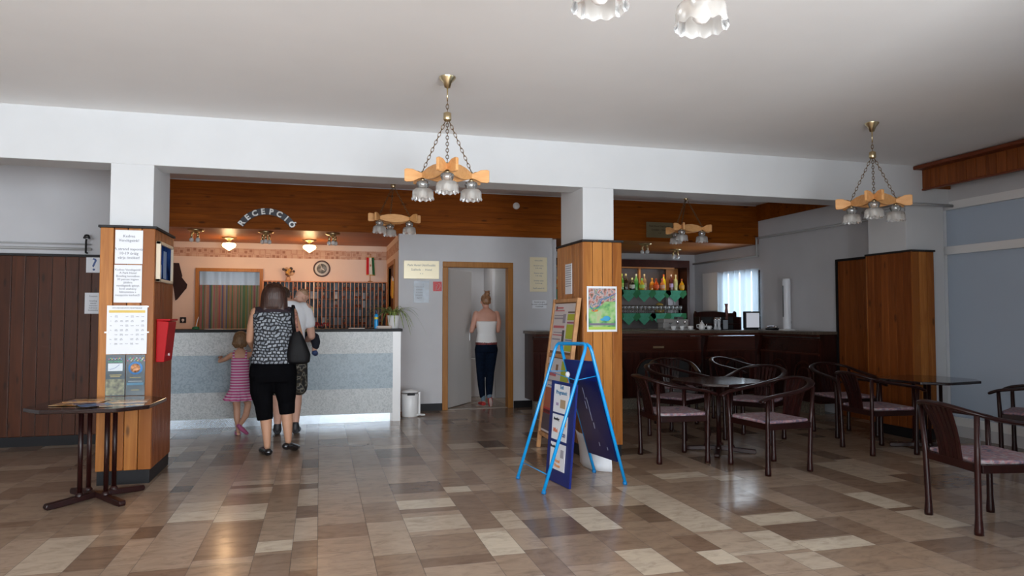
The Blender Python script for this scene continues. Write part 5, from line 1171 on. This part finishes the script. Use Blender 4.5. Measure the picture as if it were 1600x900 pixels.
LL = [(-.088, 0, .84, .10), (-.095, 0, .60, .078), (-.075, 0, .46, .058), (-.06, -.01, .33, .056), (-.05, -.02, .20, .042), (-.045, -.02, .085, .031)]
RL = [(.095, 0, .84, .10), (.110, .04, .60, .078), (.12, .07, .46, .058), (.13, .06, .33, .056), (.14, .05, .20, .042), (.145, .045, .115, .031)]
limb(mb, LL); limb(mb, RL); foot(mb, (-.045, -.02, .085), (-.085, .09, .030), .022); foot(mb, (.145, .045, .115), (.19, .12, .032), .02)
bd = mb.build('body', SK1, Wp, remesh=.008); eyes(hm, Wp)
mb = MB()
torso(mb, [(0, 0, .875, .212, .150), (0, 0, .92, .208, .150), (0, 0, 1.0, .190, .135), (0, 0, 1.12, .180, .125), (0, 0, 1.25, .190, .128), (0, 0, 1.34, .198, .115), (0, 0, 1.39, .175, .09), (0, 0, 1.42, .11, .075), (0, .005, 1.435, .07, .062)])
mb.build('blouse', M_blouse, Wp, remesh=.010)
mb = MB()
for k in (-1, 1):
    limb(mb, [(k*.12, 0, 1.385, .042), (k*.158, 0, 1.37, .050), (k*.175, .005, 1.345, .05)])
mb.tube([(k*.0, 0, 0) for k in (0, 1)], .001, 4) if False else None
torso(mb, [(0, 0, 1.365, .185, .112), (0, 0, 1.40, .165, .095), (0, 0, 1.43, .10, .078), (0, 0, 1.445, .07, .066)])
mb.build('dark_yoke', mat('dark aubergine cloth', (.018, .008, .014), .8), Wp, remesh=.010)
mb = MB()
torso(mb, [(0, 0, .70, .20, .14), (0, 0, .76, .222, .155), (0, 0, .84, .215, .152), (0, 0, .91, .195, .138), (0, 0, .93, .19, .135)])
limb(mb, [(-.098, 0, .78, .122), (-.105, 0, .60, .106), (-.083, 0, .48, .086), (-.068, -.01, .335, .075)], flat_end=True); limb(mb, [(.10, 0, .78, .122), (.115, .03, .60, .103), (.122, .065, .50, .084), (.130, .06, .375, .073)], flat_end=True)
mb.build('trousers', mat('black cotton', (.003, .003, .004), .9, spec=.05), Wp, remesh=.011)
mb = MB(); hx = hairmat('brown hair', (.022, .008, .005), (.06, .022, .012))
torso(mb, [(0, -.01, 1.325, .085, .03), (0, -.03, 1.35, .12, .05), (0, -.035, 1.42, .128, .07), (0, -.025, 1.50, .124, .095), (0, -.005, 1.56, .118, .112), (0, .0, 1.605, .098, .105), (0, .005, 1.64, .066, .075), (0, .005, 1.655, .02, .03)], pw=2.2)
for k in range(15):
    x = -.09+.18*k/14; mb.tube([(x, -.07-.02*math.cos(x*20), 1.46), (x*.98, -.08, 1.38), (x*.85, -.07, 1.325-.012*math.sin(k*2.1))], [.016, .014, .006], 6)
mb.build('hair', hx, Wp, remesh=.008)
for (a, t, nm) in (((-.045, -.02, .085), (-.105, .125, .03), 0), ((.145, .045, .115), (.215, .165, .03), 1)):
    mb = MB(); aa = Vector(a); d = (Vector(t)-aa); d.z = 0; d.normalize()
    hl = aa-d*.04; hz = .03 if nm == 0 else .065
    mb.tube([(hl.x, hl.y, hz), tuple(Vector((hl.x, hl.y, hz-.002))+d*.07), tuple(Vector((hl.x, hl.y, .032))+d*.15), tuple(Vector((hl.x, hl.y, .026))+d*.21)], [.038, .041, .043, .028], 14, up=(0, 0, 1), flat=(1.05, .85))
    mb.ball((hl.x, hl.y, hz+.006), (.038, .038, .034), 12)
    mb.build('shoe', mat('black patent leather', (.008, .008, .01), .25, coat=.5), Wp, remesh=.006)
# handbag
Bg = empty('handbag', (-.43+.235, 7.20-.10, .87), 0, "black slouchy handbag hanging from the woman's right shoulder", 'bag')
mb = MB(); torso(mb, [(.0, -.0, .0, .075, .04), (.0, 0, .02, .105, .06), (.0, 0, .09, .112, .065), (-.01, 0, .19, .085, .055), (-.015, 0, .27, .055, .035), (-.02, 0, .32, .03, .018)], pw=2.6); mb.build('pouch', mat('black leather', (.004, .004, .005), .6, spec=.2, bump=.5, nscale=14), Bg, remesh=.009)
mb = MB(); mb.tube([(-.04, -.0, .30), (-.055, -.01, .42), (-.060, .0, .52), (-.058, .06, .565), (-.052, .13, .54), (-.03, .17, .44), (.0, .15, .32), (.01, .04, .26)], .013, 8, flat=(1.2, .4)); mb.build('strap', MATS['black leather'], Bg)
mb = MB(); mb.tube([(-.012, -.02, .31), (-.025, -.025, .42), (-.03, -.01, .50)], .011, 8, flat=(1, .5)); mb.build('scarf_ribbon', mat('colourful scarf', (.35, .16, .12), .8, noise=.9, nscale=24), Bg)

# ---------- girl in pink striped dress
def _dress(N, L, b):
    sx = N.new('ShaderNodeSeparateXYZ'); L.new(mapped(N, L), sx.inputs[0])
    m1 = N.new('ShaderNodeMath'); m1.operation = 'MULTIPLY'; m1.inputs[1].default_value = 33; L.new(sx.outputs[2], m1.inputs[0])
    fr = N.new('ShaderNodeMath'); fr.operation = 'FRACT'; L.new(m1.outputs[0], fr.inputs[0])
    r = cramp(N, [(0, (.50, .075, .24)), (.58, (.62, .50, .58))], 'CONSTANT'); L.new(fr.outputs[0], r.inputs[0]); L.new(r.outputs[0], b.inputs['Base Color'])
M_dress = ramp_mat('pink striped jersey', _dress, .85)
G_ = empty('person', (-.86, 8.47, 0), .0, 'small girl seen from behind in a pink and white striped sundress', 'person')
mb = MB()
torso(mb, [(0, 0, .52, .085, .07), (0, 0, .60, .09, .075), (0, 0, .70, .082, .065), (0, 0, .82, .09, .065), (0, 0, .90, .10, .06), (0, 0, .935, .06, .045), (0, .005, .96, .038, .038)])
limb(mb, [(0, .005, .92, .036), (0, .01, 1.0, .034)]); hm = head(mb, (0, .01, 1.055), .1, 0, .88)
limb(mb, [(-.09, 0, .895, .032), (-.165, .06, .845, .026), (-.23, .12, .82, .022), (-.235, .26, .86, .017)]); limb(mb, [(.09, 0, .895, .032), (.15, .05, .905, .026), (.205, .10, .93, .022), (.24, .24, .98, .017)])
hand(mb, (-.235, .26, .86), (-.1, 1, .1), (0, 0, -1), 1, .62, .3); hand(mb, (.24, .24, .98), (.3, 1, .1), (0, 0, -1), -1, .62, .4)
limb(mb, [(-.045, 0, .52, .055), (-.03, .01, .32, .038), (-.025, 0, .20, .036), (-.01, -.01, .06, .022)]); limb(mb, [(.045, .0, .52, .055), (.085, .05, .33, .038), (.07, -.0, .22, .036), (.015, -.11, .12, .022)])
foot(mb, (-.01, -.01, .06), (-.03, .11, .022), .022); mb.tube([(.01, -.13, .12), (.055, -.10, .07), (.085, -.06, .028)], [.022, .024, .016], 10)
mb.build('body', SK3, G_, remesh=.007); eyes(hm, G_)
mb = MB()
torso(mb, [(0, 0, .385, .152, .125), (0, 0, .42, .148, .12), (0, 0, .50, .118, .095), (0, 0, .51, .108, .088), (0, 0, .60, .104, .086), (0, 0, .72, .096, .077), (0, 0, .83, .098, .075), (0, 0, .862, .085, .07)])
for k in range(12):
    a = 2*PI*k/12; mb.tube([(.095*math.cos(a), .08*math.sin(a), .52), (.135*math.cos(a), .11*math.sin(a), .44), (.158*math.cos(a), .13*math.sin(a), .385)], [.012, .020, .026], 8)
for k in (-1, 1): mb.tube([(k*.062, -.068, .84), (k*.065, -.058, .90), (k*.062, 0, .945), (k*.06, .055, .90), (k*.06, .07, .84)], .011, 8, flat=(1.4, .6))
mb.build('sundress', M_dress, G_, remesh=.007)
mb = MB(); torso(mb, [(0, -.035, .985, .06, .05), (0, -.02, 1.04, .08, .082), (0, 0, 1.10, .078, .088), (0, 0, 1.145, .055, .065), (0, 0, 1.162, .02, .025)], pw=2.2)
for k in range(11): x = -.06+.12*k/10; mb.tube([(x, -.070+abs(x)*.4, 1.06), (x*1.15, -.085+abs(x)*.4, 1.02), (x*1.0+.014*math.sin(k*3), -.072+abs(x)*.4, .978+.012*math.cos(k*2))], [.018, .020, .008], 6)
mb.build('hair', hairmat('light brown hair', (.10, .05, .022), (.26, .15, .07)), G_, remesh=.007)
mb = MB(); mb.tube([(-.005, -.05, .018), (-.02, .04, .018), (-.035, .125, .018)], [.028, .034, .026], 12, up=(0, 0, 1), flat=(1.1, .5)); mb.build('clog', mat('pink rubber clog', (.42, .10, .22), .5), G_, remesh=.006)
mb = MB(); mb.tube([(.0, -.15, .135), (.035, -.125, .085), (.09, -.065, .022)], [.028, .034, .026], 12, flat=(1.0, .75)); mb.build('clog', mat('pink rubber clog', (.42, .10, .22)), G_, remesh=.006)

# ---------- man holding a toddler
Mn = empty('person', (-.345, 8.38, -0.0), 0, 'man in a white T-shirt and dark camouflage shorts at the counter, behind the woman', 'person')
mb = MB()
torso(mb, [(0, 0, .86, .165, .12), (0, 0, .98, .165, .12), (0, 0, 1.12, .165, .115), (0, 0, 1.30, .19, .12), (0, 0, 1.42, .195, .10), (0, 0, 1.48, .12, .075), (0, .01, 1.52, .062, .06)])
limb(mb, [(0, .01, 1.46, .058), (-.05, .10, 1.53, .052)]); hm = head(mb, (-.07, .13, 1.56), .3, -.35, .98)
limb(mb, [(-.185, 0, 1.43, .058), (-.225, .03, 1.28, .050), (-.235, .08, 1.12, .042), (-.20, .27, 1.13, .036), (-.17, .36, 1.17, .028)]); limb(mb, [(.185, 0, 1.43, .058), (.225, .02, 1.28, .050), (.255, .03, 1.10, .043), (.21, .20, 1.06, .038), (.10, .29, 1.08, .029)])
hand(mb, (-.17, .36, 1.17), (.2, 1, .1), (0, 0, -1), 1); hand(mb, (.10, .29, 1.08), (-1, .3, 0), (0, 0, 1), 1, 1, .3)
limb(mb, [(-.09, 0, .86, .10), (-.10, .0, .62, .08), (-.105, .01, .47, .062), (-.10, -.02, .34, .060), (-.10, -.03, .10, .036)]); limb(mb, [(.09, 0, .86, .10), (.095, .0, .62, .08), (.10, .02, .47, .062), (.095, -.01, .34, .060), (.09, -.02, .10, .036)])
mb.build('body', SK2, Mn, remesh=.009); eyes(hm, Mn)
mb = MB(); torso(mb, [(0, 0, .86, .185, .140), (0, 0, 1.0, .182, .138), (0, 0, 1.15, .182, .135), (0, 0, 1.30, .205, .138), (0, 0, 1.42, .205, .118), (0, 0, 1.475, .14, .09), (0, .005, 1.505, .075, .07)])
for k in (-1, 1): limb(mb, [(k*.16, 0, 1.42, .075), (k*.20, .01, 1.36, .072), (k*.228, .02, 1.25, .070)])
mb.build('t_shirt', mat('white cotton', (.78, .80, .84), .85), Mn, remesh=.011)
def _camo(N, L, b):
    v = N.new('ShaderNodeTexNoise'); v.inputs['Scale'].default_value = 16; v.inputs['Detail'].default_value = 1; L.new(mapped(N, L), v.inputs['Vector'])
    r = cramp(N, [(0, (.012, .012, .012)), (.46, (.06, .05, .035)), (.53, (.20, .19, .16)), (.60, (.02, .022, .025))], 'CONSTANT'); L.new(v.outputs['Fac'], r.inputs[0]); L.new(r.outputs[0], b.inputs['Base Color'])
mb = MB(); torso(mb, [(0, 0, .76, .19, .14), (0, 0, .86, .185, .14), (0, 0, .92, .18, .135)]); limb(mb, [(-.10, 0, .82, .115), (-.105, 0, .66, .11), (-.11, .0, .53, .105)]); limb(mb, [(.10, 0, .82, .115), (.108, 0, .66, .11), (.115, .0, .53, .105)])
mb.build('shorts', ramp_mat('camouflage cloth', _camo, .85), Mn, remesh=.011)
mb = MB(); torso(mb, [(-.07, .05, 1.50, .055, .04), (-.07, .085, 1.54, .077, .075), (-.07, .11, 1.60, .080, .098), (-.07, .12, 1.645, .064, .085), (-.07, .12, 1.67, .03, .04)], pw=2.2); mb.build('hair', hairmat('short dark hair', (.02, .012, .008), (.06, .035, .02)), Mn, remesh=.008)
for x in (-.10, .09):
    mb = MB(); limb(mb, [(x, -.03, .11, .043), (x, -.03, .06, .045)]); mb.tube([(x, -.065, .045), (x*1.05, .03, .045), (x*1.15, .12, .038), (x*1.2, .18, .032)], [.040, .046, .048, .03], 12, up=(0, 0, 1), flat=(1, .85)); mb.build('shoe', mat('black trainer', (.015, .015, .018), .5), Mn, remesh=.007)
# ---------- toddler on the man's arm
T_ = empty('person', (-.20, 8.62, 0), 0, "toddler in a pale yellow top held over the man's right shoulder", 'person')
mb = MB()
torso(mb, [(0, 0, 1.10, .085, .075), (0, 0, 1.20, .09, .08), (0, 0, 1.32, .085, .07), (0, 0, 1.40, .085, .06), (0, 0, 1.44, .05, .045)])
limb(mb, [(0, 0, 1.42, .036), (-.005, -.01, 1.48, .034)]); hm = head(mb, (-.01, -.01, 1.555), PI/2+.35, 0, .86)
limb(mb, [(.08, -.02, 1.40, .032), (.075, -.12, 1.435, .028), (-.02, -.20, 1.475, .024), (-.09, -.215, 1.48, .019)]); limb(mb, [(-.08, -.02, 1.40, .032), (-.12, -.09, 1.46, .026), (-.13, -.17, 1.49, .02)])
hand(mb, (-.09, -.215, 1.48), (-1, -.1, -.1), (0, 0, -1), 1, .5, .3); hand(mb, (-.13, -.17, 1.50), (.0, -1, 0), (0, 0, -1), 1, .5, .3)
limb(mb, [(.05, 0, 1.12, .058), (.135, -.12, 1.06, .048), (.15, -.17, 1.00, .038), (.14, -.17, .93, .028)]); limb(mb, [(-.05, 0, 1.12, .058), (-.18, -.05, 1.02, .045), (-.19, -.06, .90, .032)])
mb.build('body', SK2, T_, remesh=.007); eyes(hm, T_)
mb = MB(); torso(mb, [(0, 0, 1.14, .10, .085), (0, 0, 1.22, .10, .088), (0, 0, 1.34, .096, .08), (0, 0, 1.40, .096, .07), (0, 0, 1.44, .058, .052)]); limb(mb, [(.075, -.02, 1.40, .042), (.085, -.07, 1.415, .04)]); limb(mb, [(-.075, -.02, 1.40, .042), (-.10, -.06, 1.43, .038)])
mb.build('top', mat('pale yellow cotton', (.62, .62, .38), .85), T_, remesh=.008)
mb = MB(); torso(mb, [(0, 0, 1.06, .09, .08), (0, 0, 1.15, .10, .088)]); limb(mb, [(.05, 0, 1.12, .068), (.14, -.12, 1.08, .058), (.158, -.17, 1.03, .050), (.155, -.175, .985, .042)]); limb(mb, [(-.05, 0, 1.12, .068), (-.18, -.05, 1.02, .052), (-.19, -.06, .96, .042)]); mb.build('trousers', mat('dark navy cotton', (.008, .010, .022), .8), T_, remesh=.008)
mb = MB(); torso(mb, [(-.005, .02, 1.53, .05, .04), (.01, .0, 1.58, .068, .068), (.005, -.005, 1.63, .055, .06), (0, -.005, 1.652, .02, .022)], pw=2.2); mb.build('hair', hairmat('sparse blond hair', (.28, .15, .08), (.42, .25, .15)), T_, remesh=.006)
for p in ((.145, -.18, .91), (-.19, -.07, .88)):
    mb = MB(); mb.ball(p, (.034, .034, .034), 12); mb.tube([p, (p[0]+.01, p[1]+.05, p[2]-.012), (p[0]+.012, p[1]+.085, p[2]-.01)], [.034, .032, .024], 10); mb.build('shoe', mat('blue trainer', (.02, .05, .16), .5), T_, remesh=.006)
mb = MB(); mb.M = hm; mb.ball((0, .115, -.065), (.022, .012, .018), 10); mb.ball((0, .13, -.065), .010, 8); mb.build('dummy', mat('orange dummy', (.75, .20, .03), .3), T_)

# ---------- woman going through the doorway
D2 = empty('person', (2.385, 10.20, 0), 0, 'woman in a white strapless top and dark jeans walking through the open doorway', 'person')
mb = MB()
torso(mb, [(0, 0, .88, .15, .105), (0, 0, .98, .145, .10), (0, 0, 1.08, .125, .09), (0, 0, 1.20, .145, .095), (0, 0, 1.30, .16, .09), (0, 0, 1.37, .165, .075), (0, 0, 1.41, .10, .06), (0, .01, 1.45, .048, .048)])
limb(mb, [(0, .01, 1.40, .046), (.0, .03, 1.50, .044)]); hm = head(mb, (.0, .05, 1.55), 0, -.25, .95)
limb(mb, [(-.155, 0, 1.365, .046), (-.195, -.01, 1.24, .038), (-.225, -.0, 1.11, .032), (-.16, .15, 1.15, .028), (-.09, .24, 1.20, .021)]); limb(mb, [(.155, 0, 1.365, .046), (.19, .0, 1.24, .038), (.185, .03, 1.11, .033), (.18, .17, 1.18, .027), (.12, .25, 1.24, .021)])
hand(mb, (-.09, .24, 1.20), (.6, .6, .2), (0, 0, 1), -1, .95); hand(mb, (.12, .25, 1.24), (-.5, .6, .4), (-.3, 0, 1), 1, .95)
limb(mb, [(-.08, 0, .88, .085), (-.07, .05, .48, .05), (-.06, .03, .30, .042), (-.045, .0, .09, .029)]); limb(mb, [(.08, 0, .88, .085), (.05, -.01, .48, .05), (.02, -.10, .32, .042), (-.0, -.20, .15, .029)])
mb.build('body', skinm('sun-flushed skin', (.58, .30, .22)), D2, remesh=.008); eyes(hm, D2)
mb = MB(); torso(mb, [(0, 0, .925, .160, .118), (0, 0, 1.0, .150, .11), (0, 0, 1.08, .136, .10), (0, 0, 1.18, .150, .107), (0, 0, 1.255, .165, .108)]); mb.build('tube_top', mat('white knit', (.80, .80, .80), .8), D2, remesh=.009)
mb = MB(); torso(mb, [(0, 0, .80, .165, .12), (0, 0, .86, .165, .12), (0, 0, .92, .158, .115)]); limb(mb, [(-.085, 0, .84, .092), (-.075, .05, .5, .064), (-.065, .035, .30, .055), (-.055, .01, .15, .044)]); limb(mb, [(.085, 0, .84, .092), (.052, -.012, .5, .066), (.021, -.10, .32, .060), (.002, -.175, .20, .048)])
mb.build('jeans', mat('dark blue denim', (.004, .009, .022), .9, spec=.1, noise=.3, nscale=30), D2, remesh=.010)
mb = MB(); torso(mb, [(0, 0, .905, .162, .118), (0, 0, .945, .162, .118)]); mb.build('belt', mat('red patterned belt', (.16, .03, .03), .6, noise=.9, nscale=40), D2, remesh=.008)
mb = MB(); torso(mb, [(0, .0, 1.50, .035, .03), (0, .01, 1.535, .065, .065), (0, .03, 1.585, .078, .088), (0, .04, 1.63, .064, .08), (0, .04, 1.665, .03, .04)], pw=2.2); mb.ball((.01, -.01, 1.665), (.045, .04, .035), 12)
for k in range(9): a = k*.7; mb.tube([(.01, -.01, 1.67), (.01+.03*math.cos(a), -.01+.02*math.sin(a), 1.70), (.01+.055*math.cos(a), -.01+.03*math.sin(a), 1.705+.012*math.sin(k*2))], [.012, .009, .004], 6)
mb.build('hair', hairmat('reddish blond hair', (.16, .07, .03), (.38, .20, .10)), D2, remesh=.006)
mb = MB(); limb(mb, [(-.05, .005, .15, .038), (-.046, .0, .10, .034)]); mb.build('cuff', mat('pale denim cuff', (.14, .22, .28), .8), D2, remesh=.006)
mb = MB(); limb(mb, [(.003, -.185, .185, .038), (.0, -.20, .15, .034)]); mb.build('cuff', mat('pale denim cuff', (.14, .22, .28)), D2, remesh=.006)
RS = mat('red canvas shoe', (.42, .02, .02), .6); SO = mat('pale rubber sole', (.6, .45, .42), .6)
mb = MB(); mb.tube([(-.045, -.035, .04), (-.055, .05, .04), (-.07, .15, .03)], [.035, .038, .026], 12, up=(0, 0, 1), flat=(1, .8)); mb.build('shoe', RS, D2, remesh=.006)
mb = MB(); mb.tube([(.0, -.225, .15), (.015, -.20, .08), (.03, -.155, .022)], [.034, .037, .028], 12, flat=(1, .8)); s = mb.build('shoe', RS, D2, remesh=.006)
mb = MB(); mb.tube([(.0, -.248, .145), (.015, -.228, .08), (.03, -.18, .018)], [.022, .026, .02], 10, flat=(1, .35)); mb.build('sole', SO, s, remesh=.005)
mb = MB(); mb.box((-.032, -.004, -.06), (.032, .004, .06), bev=.003); o = mb.build('mobile_phone', M_black); o.location = (2.50, 10.44, 1.325); o.rotation_euler = (.3, 0, .5); tag(o, 'dark phone held at chest height by the woman in the doorway', 'phone')
